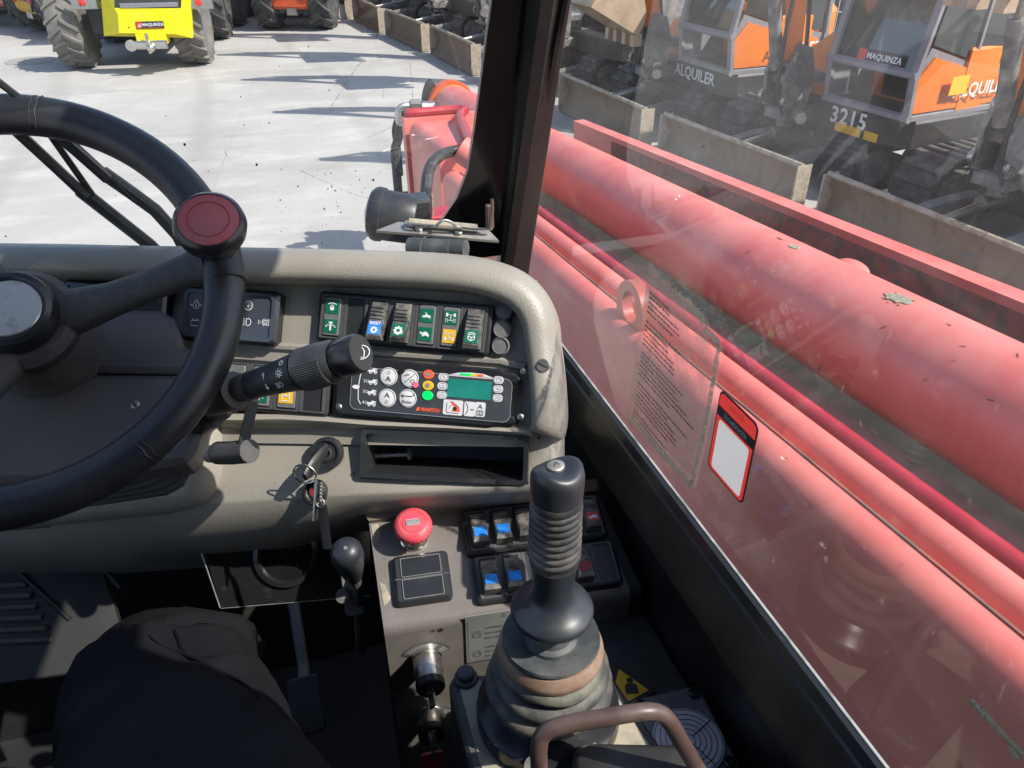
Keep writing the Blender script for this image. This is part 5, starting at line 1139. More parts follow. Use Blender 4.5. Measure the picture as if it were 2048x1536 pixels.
# ------------------------------------------------------------------ steering wheel
sw_ = thing('steering_wheel', 'worn black steering wheel with dusty spokes and red spinner knob', 'steering wheel', WC)
RR, rr_ = .1735, .0172
mb = MB(); N = 96
mb.tube([WF.at(RR*math.cos(2*math.pi*k/N), RR*math.sin(2*math.pi*k/N)) for k in range(N)], rr_, 20, closed=True, upv=WN); mb.build('rim', RIM, sw_, 60)
for x, y in ((86, 236), (272, 886)):
    a, b = WF.ab(x, y); th = math.atan2(b, a); mb = MB(); n_ = 26
    for j in range(2):
        pts = []
        for k in range(12):
            ph = R(-70+150*k/11+j*10)+(0 if y < 500 else R(40)); rad = rr_+.0004; tt = th+j*.028+.004*math.sin(k*2.1); e = WF.u*math.cos(tt)+WF.v*math.sin(tt)
            pts.append(WF.at(RR*math.cos(tt), RR*math.sin(tt))+WN*(rad*math.cos(ph))+e*(rad*math.sin(ph)))
        mb.tube(pts, [.0002+.0009*math.sin(math.pi*k/11)*(1 if j == 0 else .4)*(.6+.4*math.sin(k*3)) for k in range(12)], 6, flat=.4)
    mb.build('rim_crack', RIMCRACK if y < 500 else INK, sw_)
a, b = WF.ab(452, 520); thS = math.atan2(b, a)
for k in range(3):
    t = thS+2*math.pi*k/3; e = lambda r, c: WF.at(r*math.cos(t), r*math.sin(t), c)
    side_ = -WF.u*math.sin(t)+WF.v*math.cos(t)
    mb = MB(); mb.tube([e(.0, -.052), e(.045, -.050), e(.075, -.040), (e(.11, -.024)), e(.145, -.008), e(.165, 0)], [.022, .021, .0165, .0145, .0155, .021], 14, flat=.75, upv=WN); mb.build('spoke', SPOKE, sw_, 60)
mb = MB(); mb.lathe(WF, [(.036, -.075), (.046, -.062), (.047, -.048), (.040, -.040), (0, -.040)], 36); mb.build('boss', SPOKE, sw_, 40)
mb = MB(); mb.lathe(WF, [(.0355, -.055), (.0355, -.030), (.033, -.0235), (.0285, -.022), (.0265, -.0235), (0, -.0235)], 40); o = mb.build('hub_cap', BLACKG, sw_, 40)
mb = MB(); mb.lathe(WF, [(.0255, -.0232), (.0245, -.0222), (0, -.0218)], 36); mb.build('badge', BADGE, o)
# spinner knob
kc = WF.at(RR*math.cos(thS+.02), RR*math.sin(thS+.02)); kn = (WN+V((.05, .0, .1))).normalized(); SF_ = Fr(kc, (1, 0, 0), n=kn)
mb = MB(); mb.tube([kc-(WF.u*math.sin(thS)*-1+WF.v*math.cos(thS))*.026*1, kc, kc+(WF.u*math.sin(thS)*-1+WF.v*math.cos(thS))*.026], .0185, 16, upv=WN); mb.lathe(SF_, [(.015, .008), (.0145, .028), (.013, .034)], 24); mb.build('knob_clamp', BLACK, sw_)
mb = MB(); mb.lathe(SF_, [(.012, .030), (.022, .037), (.0275, .043), (.0288, .050), (.0275, .057), (.0245, .0592), (.0238, .0585)], 40); o = mb.build('spinner_knob', BLACKG, sw_, 50)
mb = MB(); mb.lathe(SF_, [(.0242, .0583), (.0225, .0590), (0, .0602)], 40); mb.build('red_cap', RED_CAP, o, 50)
mb = MB(); mb.lathe(SF_, [(.0165, .0592), (.0163, .0599), (.0160, .0599), (.0158, .0592)], 40); mb.build('red_ring', RED_RING, o)

# ------------------------------------------------------------------ indicator stalk
s0, s1 = dp(452, 786, .662), dp(722, 705, .600)
sd = (s1-s0); SL = sd.length; sd.normalize(); STF = Fr(s0, V((0, 0, 1)).cross(sd)*-1 if False else (sd.cross(FW)).normalized(), n=sd)
stk = thing('indicator_stalk', 'black column stalk with white lamp symbols and ribbed twist grip', 'stalk', s0)
def at_(t): return t*SL
mb = MB(); mb.lathe(STF, [(.016, -.02), (.017, at_(.0)), (.0165, at_(.08)), (.011, at_(.10)), (.0125, at_(.15)), (.0115, at_(.19)), (.0125, at_(.195))], 24); mb.build('collar', DUSTY, stk, 40)
mb = MB(); mb.lathe(STF, [(0.0110, at_(.19)), (0.0118, at_(.21)), (0.0131, at_(.36)), (0.0156, at_(.54)), (0.0170, at_(.585))], 28); mb.build('body', STALK, stk, 40)
mb = MB(); mb.lathe(STF, [(0.0167, at_(.59)), (0.0180, at_(.60)), (0.0181, at_(.72)), (0.0170, at_(.82)), (0.0155, at_(.845))], 28); o = mb.build('twist_grip', STALK, stk, 40)
mb = MB()
for k in range(20):
    th = R(82+105*k/19); p = [STF.at(.0180*math.cos(th), .0180*math.sin(th), at_(t)) for t in (.62, .80)]; mb.tube(p, .0006, 5)
mb.build('grip_rib', DUSTY, o, kind='stuff')
mb = MB(); mb.lathe(STF, [(0.0147, at_(.85)), (0.0158, at_(.86)), (0.0162, at_(.95)), (0.0156, at_(.99)), (0.0145, at_(1.003)), (0, at_(1.003))], 32); o = mb.build('end_cap', BLACKG, stk, 40)
f = Fr(STF.at(0, 0, at_(1.004)), -STF.u if False else RT, n=sd); mb = MB(); mb.line(f, circ(0, 0, .0062, 22), .0007, .0002, closed=True); mb.line(f, [(-.0022, -.0045), (-.0022, .001), (.0, .0045), (.0022, .001), (.0022, -.0045)], .0008, .0002, closed=True); mb.build('horn_symbol', WHITE, o)
# symbols wrapped on the body, on small facets facing the driver
def facet(t, up, rad):
    p = STF.at(0, 0, at_(t)); nn = (CAM-p).normalized(); nn = (nn-sd*nn.dot(sd)).normalized(); q = sd.cross(nn)
    ang = up/rad; d = nn*math.cos(ang)-q*-1*math.sin(ang)*-1 if False else (nn*math.cos(ang)+(nn.cross(sd))*math.sin(ang))
    return Fr(p+d*(rad+.0006), sd, n=d)
for k, up, t in (('ring', .011, .535), ('light', .003, .52), ('beam', -.006, .50)):
    f = facet(t, up, .0158); mb = MB()
    if k == 'ring': mb.line(f, circ(0, 0, .0018, 14), .0007, 0, closed=True)
    else: icon(mb, f, .0042, k)
    mb.build('symbol', WHITE, stk)
for up, s in ((.004, 1), (-.004, -1)):
    f = facet(.40, up, .0147); mb = MB(); mb.line(f, [(0, -.0022*s), (0, .002*s)], .001, 0); mb.plate(f, [(-.0018, .001*s), (.0018, .001*s), (0, .0034*s)], 0); mb.build('symbol', WHITE, stk)
# tilt lever
tl_ = thing('tilt_lever', 'flat black bent lever hanging below the indicator stalk', 'lever', dp(500, 780, .69))
mb = MB(); p = [dp(512, 770, .695), dp(500, 830, .685), dp(486, 893, .675)]; mb.tube(p, .0105, 4, flat=.5, upv=RT); mb.build('arm', BLACK, tl_)
mb = MB(); p = [dp(436, 906, .695), dp(462, 906, .685), dp(500, 902, .67)]; mb.tube(p, .0105, 14); mb.build('handle', DUSTY, tl_)
mb = MB(); mb.tube([dp(418, 908, .70), dp(438, 907, .695)], .008, 12); mb.build('spindle', BEIGE_D, tl_)
# folds of rubber at the stalk root
rb = thing('stalk_gaiter', 'ribbed black rubber gaiter at the stalk root beside the column', 'gaiter', dp(430, 800, .71))
mb = MB(); mb.tube([dp(398, 838, .73), dp(412, 822, .72), dp(418, 816, .72), dp(432, 806, .71), dp(438, 802, .71), dp(452, 794, .705)], [.017, .019, .013, .018, .012, .017], 18); mb.build('folds', BLACK, rb, 50)

# ------------------------------------------------------------------ latch on the windscreen edge
HG = dp(870, 470, .80)
hg_ = thing('windscreen_latch', 'greasy metal windscreen latch plate with rod and rubber rollers', 'latch', HG)
HF = Fr(HG, (1, 0, .0), n=V((0, -.32, .95)))
def hpx(x, y, c=0): return HF.ab(x, y, c)
mb = MB(); mb.prism(HF, [hpx(*q) for q in ((752, 462), (998, 483), (974, 458), (797, 445))], -.002, .001); mb.build('plate', ALU, hg_)
mb = MB(); mb.tube([HF.px(818, 444, .006), HF.px(955, 456, .006)], .0042, 10); mb.build('roller_bar', POD, hg_)
mb = MB(); mb.tube(smooth_path([HF.px(813, 443, .007), HF.px(822, 449, .009), HF.px(868, 452, .008), HF.px(878, 446, .016), HF.px(890, 441, .018), HF.px(905, 446, .015), HF.px(918, 455, .009), HF.px(958, 459, .008), HF.px(985, 457, .01)], 5), .0016, 8); mb.build('rod', CHROME, hg_)
mb = MB(); mb.tube([HF.px(978, 458, .010), HF.px(985, 420, .03), HF.px(984, 398, .04)], .0018, 8); mb.box(Fr(dp(980, 428, .815), (1, 0, 0), (0, 0, 1)), -.004, .004, -.016, .010, -.003, .002, .001); mb.build('hook_bracket', HANDLE, hg_)
for x, y in ((838, 461), (917, 468)): a, b = hpx(x, y); mb = MB(); mb.lathe(HF.sub(a, b, .001), [(.0045, 0), (.0045, .003), (.0035, .004), (0, .004)], 12); mb.build('bolt_head', STEEL, hg_)
for x0, x1 in ((819, 847), (849, 900), (902, 932)):
    y0, y1 = 494+(x0-819)*.04, 494+(x1-819)*.04
    mb = MB(); mb.tube([dp(x0, y0, .805), dp(x1, y1, .80)], .0100, 18); mb.build('rubber_roller', RUBBLK, hg_)

# ------------------------------------------------------------------ side console
CUx = V((math.cos(R(6.8)), -math.sin(R(6.8)), 0)); CFw = V((math.sin(R(6.8)), math.cos(R(6.8)), 0))
CON = Fr(dp(960, 1080, .795), CUx, CFw*math.cos(R(20))+ZZ*math.sin(R(20)))
def K2(x, y, c=0): return CON.ab(x, y, c)
cons = thing('side_console', 'grey painted switch console box below the dashboard right of the key', 'console', CON.o)
topq = [K2(738, 1046), K2(1196, 984), K2(1286, 1180), K2(768, 1262)]
split = K2(1175, 987), K2(1262, 1184)
bl, br = CON.at(*topq[3]), CON.at(*topq[2])
CFN = Fr(bl, br-bl, (CFw*-.06+ZZ))                                         # drop face below the bend
mb = MB()
ft = [CON.at(*topq[0]), CON.at(*split[0]), CON.at(*split[1]), CON.at(*topq[3])]
dn = -CFN.v*.34
prof = []
def cprof(p_top, p_bend):
    e = (p_bend-p_top).normalized(); o = []
    o += [p_top, p_bend-e*.010]
    for k in range(1, 5): t = k/4; o.append((p_bend-e*.010)*(1-t)**2+p_bend*2*t*(1-t)+(p_bend+dn.normalized()*.010)*t*t)
    o.append(p_bend+dn); return o
Lp, Rp = cprof(ft[0], ft[3]), cprof(ft[1], ft[2])
mb.loft([Lp, Rp][::-1]); mb.build('painted_cover', CONS, cons, 60)
Rp2 = cprof(CON.at(*topq[1]), CON.at(*topq[2]))
mb = MB(); off = CON.n*-.0015; mb.loft([[p+off for p in Rp], [p+off for p in Rp2]][::-1]); mb.loft([[p+off for p in Rp2], [p+V((.0, 0, -.3)) for p in Rp2]][::-1]); mb.build('black_shaded_end', CONS_D, cons, 60)  # black plastic end, its colour also carrying the shade on this side
mb = MB(); mb.loft([[p+V((0, .0, 0)) for p in Lp], [p+V((.004, .02, -.02))*0+V((-.001, .03, -.35)) for p in Lp]]); mb.build('shaded_left_flank', CONS_D, cons)  # flank coloured dark to stand for its shadow
# peeled chips along the left edge
mb = MB()
for pts in ([(742, 1050), (757, 1048), (761, 1068), (754, 1090), (749, 1089)], [(759, 1165), (770, 1170), (782, 1196), (776, 1206), (768, 1212)]): mb.plate(CON, [K2(*q) for q in pts], .0008)
mb.build('paint_chip', POD, cons, kind='stuff')
# brown trim along the back edge
mb = MB(); q0, q1 = [K2(726, 1032), K2(1190, 968)], [K2(738, 1047), K2(1197, 985)]
mb.loft([[CON.at(*q1[0], .0), CON.at(*q1[1], .0)], [CON.at(*q1[0], .006), CON.at(*q1[1], .006)], [CON.at(*q0[0], .012), CON.at(*q0[1], .012)], [CON.at(q0[0][0], q0[0][1]+.01, -.02), CON.at(q0[1][0], q0[1][1]+.01, -.02)]][::-1]); mb.build('back_trim', BROWN, cons, 40)
bank('upper console bank of rockers, two blue legends and a red one', CON, [(914, 1030), (1186, 995), (1220, 1078), (943, 1118)], None,
     [('rock', BLUE_P), ('rock', BLUE_P), ('rock',), ('rock',), ('blank',), ('rock', RED_P, 'truck')], .72)
bank('lower console bank of rockers with two blue legends behind the joystick', CON, [(934, 1122), (1212, 1086), (1254, 1168), (964, 1216)], None,
     [('rock', BLUE_P), ('rock', BLUE_P), ('blank',), ('rock',), ('rock', RED_RING), ('blank',)], .72)
# blank double plate
pts = [V(K2(*q)) for q in ((780, 1121), (890, 1106), (911, 1199), (797, 1219))]; cc = sum(pts, V((0, 0)))/4
wd, hg = ((pts[1]-pts[0]).length+(pts[2]-pts[3]).length)/2, ((pts[0]-pts[3]).length+(pts[1]-pts[2]).length)/2
f = CON.sub(cc.x, cc.y, 0, math.atan2((pts[1]-pts[0]).y, (pts[1]-pts[0]).x)); t = thing('blank_switch_plate', 'black double blanking plate between the red button and the key switch', 'switch plate', f.o)
mb = MB(); mb.prism(f, rrect(wd, hg, .005), -.002, .009, .003); mb.build('bezel', BLACK, t)
for s in (-1, 1):
    mb = MB(); mb.prism(f, rrect(wd*.68, hg*.36, .001, 2, cy=s*hg*.22), .008, .0105, .0006); o = mb.build('blank_plate', BLACKG, t)
    mb = MB(); mb.line(f, rrect(wd*.70, hg*.38, .001, 2, cy=s*hg*.22), .0010, .0103, closed=True); mb.build('wear_or_glint_edge', MODULE_L, o)
mb = MB(); mb.line(f, [(-wd*.48, 0), (wd*.48, 0)], .0006, .0094); mb.build('joint', MODULE_L, t)
# emergency stop
a, b = K2(828, 1078); f = CON.sub(a, b); t = thing('emergency_stop_button', 'pinkish red mushroom emergency button marked STOP', 'emergency button', f.o)
mb = MB(); mb.lathe(f, [(.0145, 0), (.0145, .003), (.0128, .0045), (.0120, .006), (.0120, .022), (.009, .024)], 32); mb.build('collar', CHROME, t, 30)
mb = MB(); mb.lathe(f, [(.011, .020), (.0165, .022), (.0186, .026), (.0190, .031), (.0175, .0345), (.0135, .0365), (.0132, .0360), (.0105, .0364), (.0102, .0372), (0, .0378)], 40); o = mb.build('mushroom_head', EM_RED, t, 50)
for k in range(24):
    th = 2*math.pi*k/24
mb = MB()
for k in range(28): th = 2*math.pi*k/28; mb.box(f.sub(.0187*math.cos(th), .0187*math.sin(th), .0275, th+math.pi/2), -.0007, .0007, -.0005, .0005, -.003, .003, .0003)
mb.build('grip_notch', EM_RED, o, kind='stuff')
mb = MB(); mb.prism(f.sub(.0, .0, .0377), rrect(.0135, .0068, .0012), 0, .0004); mb.build('legend_plate', PLATEM, o); text(f.sub(0, 0, .0382), 'STOP', 0, 0, .0042, GREYD, o, bold=.02)
# drop face items
def F2(x, y, c=0): return CFN.ab(x, y, c)
tlc, trc, brc, blc = [V(F2(*q)) for q in ((930, 1232), (1060, 1209), (1060, 1304), (933, 1324))]
ins = thing('instruction_plate', 'silver instruction plate with Spanish key positions beside the joystick', 'label plate', CFN.at(tlc.x, tlc.y))
cc = (tlc+brc)/2; f = CFN.sub(cc.x, cc.y, .0008, 0); wd, hg = .078, (tlc-blc).length; f = CFN.sub(tlc.x+wd/2, (tlc.y+blc.y)/2, .0009)
mb = MB(); mb.box(f, -wd/2, wd/2, -hg/2, hg/2, 0, .0007); mb.build('plate', PLATEM, ins)
mb = MB(); mb.line(f, [(wd/2-.002, -hg/2+.002), (-wd/2+.0022, -hg/2+.002), (-wd/2+.0022, hg/2-.008)], .0004, .0009); mb.build('border', INK, ins)
lx = -wd/2+.0185; lh = hg
for k, (s, yy) in enumerate((('LLAVE EXCLUSION DE', .21), ('POS. 0: DISPOSITIVOS', .10), ('POS. 1: DISPOSITIVOS', -.005), ('LLAVE DE SALVAMENTO', -.20), ('POS. 0: MANDOS', -.30), ('POS. 1: MANDOS', -.40))): text(f, s, lx, yy*lh, .0023, INK, ins, .0010, align='LEFT', bold=.012)
for yy in (.09, -.33):
    mb = MB(); mb.line(f, circ(-wd/2+.0105, yy*lh, .0042, 20), .0004, .001, closed=True); mb.line(f, circ(-wd/2+.0105, yy*lh, .0027, 16), .0003, .001, closed=True)
    mb.line(f, [(-wd/2+.0105+.0062*math.cos(R(a)), yy*lh+.0062*math.sin(R(a))) for a in range(40, 141, 10)], .0004, .001); mb.build('key_drawing', INK, ins)
mb = MB(); mb.line(f, [(-.004, .40*lh), (.001, .40*lh), (-.0015, .46*lh)], .0008, .001, closed=True); mb.build('warning_triangle', INK, ins); text(f, '16/02', .008, .42*lh, .0026, INK, ins, .001, align='LEFT')
mb = MB()
for x, y, r in ((866, 1261, .0016), (881, 1259, .0028)): a, b = F2(x, y); mb.plate(CFN, circ(a, b, r, 12), .0006)
mb.build('drilled_hole', INK, cons, kind='stuff')
def keyswitch(label, x, y, x2, y2, tagk):
    p = CFN.px(x, y); q = dp(x2, y2, (CFN.px(x, y)-CAM).dot(FW)-.028); ax = (q-p); L = ax.length; ax.normalize(); f = Fr(p, CUx, n=ax)
    t = thing('key_switch', label, 'key switch', p)
    mb = MB(); mb.lathe(f, [(.0150, 0), (.0150, .005), (.0142, .006), (.0142, L*.55), (.0136, L*.6), (.0136, L*.8)], 32); mb.build('barrel', CHROME, t, 30)
    mb = MB(); mb.lathe(f, [(.0142, L*.8), (.0142, L*.97), (.0125, L*1.03), (.009, L*1.04), (.0088, L*1.0), (0, L*1.0)], 32); mb.build('nose', BLACKG, t, 30)
    mb = MB(); mb.lathe(f, [(.0092, L*1.035), (.0078, L*1.05), (.0062, L*1.05), (.006, L*1.02), (0, L*1.02)], 24); mb.build('lock_core', CHROME, t)
    kf_ = f.sub(0, 0, L*1.04, R(-40))
    mb = MB(); mb.box(kf_, -.001, .001, -.004, .004, 0, .018, .0003); mb.box(kf_, -.001, .001, -.010, .008, .016, .036, .0003) if tagk else None; mb.build('key', CHROME, t)
    return t, f
keyswitch('upper chrome key switch below the 1-0 arc label', 853, 1310, 874, 1375, False)
keyswitch('lower chrome key switch with a key left in it beside the joystick pod', 858, 1425, 872, 1470, True)
def arc_label(x, y, label):
    a, b = F2(x, y); f = CFN.sub(a, b, .0006)
    t = thing('arc_label', label, 'label', f.o); ro, ri = .027, .0175; P = [(ro*math.cos(R(q)), ro*math.sin(R(q))) for q in range(28, 153, 6)]; Q = [(ri*math.cos(R(q)), ri*math.sin(R(q))) for q in range(28, 153, 6)]
    mb = MB(); mb.loft([[f.at(p[0], p[1], .0003) for p in P], [f.at(p[0], p[1], .0003) for p in Q]]); mb.build('plate', PLATEM, t)
    mb = MB(); mb.line(f, P+Q[::-1], .0007, .0006, closed=True); mb.build('border', INK, t)
    m = (ro+ri)/2
    for s, q in (('1', 140), ('0', 55)): text(f.sub(m*math.cos(R(q)), m*math.sin(R(q)), .0006, R(q-90)), s, 0, 0, .0062, INK, t)
arc_label(853, 1318, 'silver arc label reading 1 and 0 above the upper key switch')
arc_label(862, 1440, 'silver arc label mostly hidden behind the lower key switch')
t = thing('red_key_tag', 'dark red plastic tag hanging from the lower key', 'key tag', dp(866, 1528, .71)); f = Fr(dp(866, 1528, .71), CUx, UP); mb = MB(); mb.prism(f, rrect(.022, .024, .004), 0, .003, .001); mb.build('tag', RED_RING, t); mb = MB(); mb.tube([f.at(0, .01, .004), f.at(.003, .02, .006), f.at(.004, .032, .004)], .0012, 8); mb.build('loop', STEEL, t)

# ------------------------------------------------------------------ joystick
JB = dp(1103, 1240, .585); JX, JY = JB.x, JB.y
def jz(y):                                                                 # height on the joystick axis seen at image row y
    k = (768-y)/FPX; p = V((JX, JY, 0))-CAM; p.z = 0
    A_ = p.dot(UP); B_ = p.dot(FW)
    return (k*B_-A_)/(UP.z-k*FW.z)+2.3
def jr(wpx, y): z = jz(y); d = (V((JX, JY, z))-CAM).dot(FW); return wpx/2*d/FPX
JF = Fr((JX, JY, 0), (1, 0, 0), (0, 1, 0))
joy = thing('joystick', 'black joystick with ribbed grip, wide flange and dusty rubber boot', 'joystick', (JX, JY, jz(1400)))
def jl(lst): return [(jr(w_, y), jz(y)) for w_, y in lst]
mb = MB(); p = jl([(98, 1116), (90, 1142), (82, 1165), (84, 1182), (100, 1194), (134, 1204), (160, 1210), (167, 1215), (163, 1221), (120, 1222), (70, 1222)]); mb.lathe(JF, p[::-1], 48); mb.build('neck_and_flange', JOY, joy, 60)
prof = []; y = 1112
prof.append((100, 1120)); 
for k in range(8):
    yy = 1110-k*13.2; prof += [(97, yy), (104, yy-2.2), (108, yy-6), (104, yy-9.8), (97, yy-12)]
prof += [(102, 1003)]
mb = MB(); mb.lathe(JF, jl(prof), 40); mb.build('ribbed_grip', JOYR, joy, 60)
mb = MB(); mb.lathe(JF, jl([(104, 1004), (106, 1002), (106, 990), (104, 988)]), 36); mb.build('grip_collar', JOYR, joy)
# saddle-topped cap
mb = MB(); n = 36; rws = []
zt = jz(940); zb = jz(990)
for (s, zz, sad) in ((1.0, zb, 0), (1.03, zb+(zt-zb)*.5, 0), (1.02, zt-.004, .35), (.95, zt+.002, .8), (.80, zt+.0055, 1.0), (.5, zt+.007, 1), (.2, zt+.007, 1), (0.001, zt+.007, 1)):
    r = jr(108, 950)*s; row = []
    for k in range(n):
        a = 2*math.pi*k/n; x_, y_ = r*math.cos(a), r*math.sin(a)
        q = (x_*.95+y_*.3)/jr(108, 950)
        row.append(V((JX+x_, JY+y_, zz+sad*(.0085*q*q-.0065+.003*(-y_/jr(108, 950))))))
    rws.append(row)
mb.loft(rws, cu=True); o = mb.build('cap', JOY, joy, 60)
mb = MB(); f = Fr((JX-.001, JY+.001, zt+.0035), (1, .1, 0), n=V((.0, -.12, 1))); mb.lathe(f, [(.0052, -.003), (.0050, 0), (.0042, .0006), (0, .0008)], 24, sx=1.2); b_ = mb.build('thumb_button', BADGE, o)
mb = MB(); mb.line(f, [(-.002, -.0015), (.0005, .0018), (.002, -.0012)], .0007, .0012); mb.build('symbol', INK, b_)
mb = MB(); mb.lathe(JF, jl([(70, 1292), (100, 1284), (110, 1276), (106, 1270), (86, 1267), (84, 1256), (70, 1240), (62, 1216)]), 40); mb.build('cone', BOOTD, joy, 50)
mb = MB(); mb.lathe(JF, jl([(104, 1286), (190, 1277), (197, 1273), (194, 1269), (110, 1275)]), 48); mb.build('upper_disc', BOOTD, joy, 40)
mb = MB(); mb.lathe(JF, jl([(206, 1302), (213, 1295), (212, 1290), (196, 1279), (100, 1279)]), 48); mb.build('brown_ring', RUSTR, joy, 40)
for k, (w_, y) in enumerate(((222, 1312), (238, 1335), (255, 1358))):
    mb = MB(); r, z = jr(w_, y), jz(y); t_ = .0075
    mb.lathe(JF, [(r-.016, z-t_*1.3), (r-.006, z-t_*1.05), (r-.001, z-t_*.6), (r, z-t_*.1), (r-.0025, z+t_*.4), (r-.008, z+t_*.8), (r-.020, z+t_*1.0)], 48)
    mb.v = [(x+(x-JX)*q, y+(y-JY)*q, zz_+.0011*math.sin(math.atan2(y-JY, x-JX)*2+k*1.7)+.0006*math.sin(math.atan2(y-JY, x-JX)*5+k)) for x, y, zz_ in mb.v for q in (.014*math.sin(math.atan2(y-JY, x-JX)*3+k*2.1)+.008*math.sin(math.atan2(y-JY, x-JX)*7+k),)]
    mb.build('boot_fold', BOOT, joy, 60)
mb = MB(); r0 = jr(284, 1394); z0 = jz(1394); mb.lathe(JF, [(r0*1.02, z0-.022), (r0*1.02, z0-.012), (r0, z0-.006), (r0*.92, z0-.003), (r0*.82, z0+.006), (r0*.7, z0+.012)], 48); mb.build('base_ring', BLACKG, joy, 40)
f = Fr((JX+.012, JY-r0*.93, z0-.0035), (1, 0, 0), n=V((0, -.35, 1))); mb = MB()
for k in range(6): mb.line(f, [((.002+.006*q/6)*math.cos(R(60*k+q*18)), (.002+.006*q/6)*math.sin(R(60*k+q*18))) for q in range(7)], .0009, .0012)
mb.build('spiral_emblem', PAPER, joy)
mb = MB(); mb.lathe(f, [(.011, 0), (.011, .0006), (0, .0008)], 24); mb.build('emblem_disc', BOOT, joy)
f = Fr((JX-.030, JY-r0*.87, z0-.0035), (1, 0, 0), n=V((-.1, -.35, 1))); mb = MB(); mb.lathe(f, [(.0085, 0), (.0085, .0008), (.001, .0012), (0, .0012)], 20); mb.build('rivet', BOOT, joy)
# pod under the joystick
zp = z0-.022
PODF = Fr((JX, JY, zp), (1, -.12, 0), (0.12, 1, 0))
pod = thing('joystick_pod', 'dusty cream topped armrest pod carrying the joystick', 'pod', (JX, JY, zp))
def pp(x, y, c=0): return PODF.ab(x, y, c)
c4 = [pp(*q) for q in ((912, 1352), (1218, 1365), (1345, 1520), (985, 1640))]
hull = [pp(898, 1368), pp(906, 1352), pp(925, 1346), pp(1212, 1352), pp(1232, 1362), (pp(1345, 1525)[0], pp(1345, 1525)[1]), (pp(1345, 1525)[0]+.02, pp(1345, 1525)[1]-.20), (pp(990, 1536)[0]+.0, pp(1345, 1525)[1]-.20)]
mb = MB(); mb.prism(PODF, hull, -.20, 0, .003); mb.build('body', PODSIDE, pod, 30)
ih = inset(hull, .008); mb = MB(); mb.prism(PODF, ih, -.002, .0012, .0006); mb.build('top_plate', POD, pod)
for x, y in ((932, 1360),): a, b = pp(x, y); mb = MB(); mb.lathe(PODF.sub(a, b, .001), [(.0105, 0), (.0105, .003), (.0098, .004), (.0078, .0045), (.0078, .010), (.006, .0115), (0, .0115)], 20); mb.build('bolt_cap', MODULE, pod, 30)
# grab handle over the pod
gh = thing('grab_handle', 'brown painted tubular grab handle arching over the pod', 'handle', dp(1230, 1450, .52))
pts = [dp(1075, 1640, .53), dp(1078, 1545, .525), dp(1078, 1495, .52), dp(1088, 1468, .518), dp(1120, 1452, .517), dp(1200, 1437, .518), dp(1280, 1424, .52), dp(1318, 1426, .525), dp(1340, 1445, .53), dp(1362, 1482, .54), dp(1400, 1545, .56), dp(1440, 1620, .58)]
mb = MB(); mb.tube(smooth_path(pts, 6), .0060, 16); mb.build('tube', HANDLE, gh, 60)
ap = thing('armrest_pad', 'dark worn armrest pad edge at the bottom of the picture', 'armrest', dp(1270, 1580, .54))
f = Fr(dp(1285, 1570, .56), (1, -.35, 0), n=(0, 0, 1)); mb = MB(); mb.prism(f, rrect(.10, .07, .015, 5), -.02, .0, .006); mb.build('pad', CONS_D, ap, 50)

# ------------------------------------------------------------------ lower deck with bubble level and warning sign
zd = 2.3-.635
deck = thing('console_deck', 'dark lower deck shelf between the joystick pod and the sill', 'deck', (.22, .35, zd))
mb = MB(); mb.box(Fr((0, 0, zd), (1, 0, 0), (0, 1, 0)), JX+.06, .303, .0, .62, -.05, 0, .004); mb.build('shelf', CONS_D, deck)
ZD = Fr((0, 0, zd), (1, 0, 0), (0, 1, 0))
wt = [ZD.ab(*q, c=.002) for q in ((1232, 1326), (1312, 1382), (1205, 1440))]
ws = thing('warning_sticker', 'yellow triangle warning sticker with a black figure on the dark deck', 'sticker', ZD.at(*wt[0]))
mb = MB(); mb.prism(ZD, wt[::-1], .0, .002); mb.build('black_border', INK, ws)
mb = MB(); mb.plate(ZD, inset(wt, .004), .0025); mb.build('yellow_field', YEL_P, ws)
cxx, cyy = [sum(p[i] for p in wt)/3 for i in (0, 1)]; a, b = ZD.ab(1262, 1372, .003); f = ZD.sub(a, b, .003, R(-15)); mb = MB(); mb.plate(f, circ(0, .0065, .003, 16), 0); mb.plate(f, [(-.006, -.008), (.006, -.008), (.006, .0), (.0035, .003), (-.0035, .003), (-.006, .0)], 0); mb.build('figure', INK, ws)
lv0 = [ZD.ab(*q, c=.02) for q in ((1252, 1400), (1395, 1367), (1490, 1540), (1320, 1600))]
LV = Fr(ZD.at((lv0[0][0]+lv0[2][0])/2, (lv0[0][1]+lv0[2][1])/2, .02), V((lv0[1][0]-lv0[0][0], lv0[1][1]-lv0[0][1], 0)), n=(0, 0, 1))
lw = (V(lv0[1])-V(lv0[0])).length; lh_ = (V(lv0[2])-V(lv0[1])).length
lev = thing('bubble_level', 'grey square bubble level with white ringed dial marked 5 degrees', 'level gauge', LV.at(0, 0, -.02))
mb = MB(); mb.prism(LV, rrect(lw, lh_, .008), -.02, .0, .003); mb.build('plate', LEVELP, lev, 40)
rd_ = min(lw, lh_)*.44; a, b = LV.ab(1383, 1497); LD = LV.sub(a*.6, b*.6, .0005)
mb = MB(); mb.lathe(LD, [(rd_, 0), (rd_, .002), (rd_*.97, .003), (0, .003)], 48); o = mb.build('dial', LEVELD, lev)
mb = MB()
for q in (.93, .78, .63, .48, .33, .18): mb.line(LD, circ(0, 0, rd_*q, 48), .0006, .0034, closed=True)
for a in (25, 115, 205, 295): mb.line(LD, [(rd_*.2*math.cos(R(a)), rd_*.2*math.sin(R(a))), (rd_*.95*math.cos(R(a)), rd_*.95*math.sin(R(a)))], .0009, .0035)
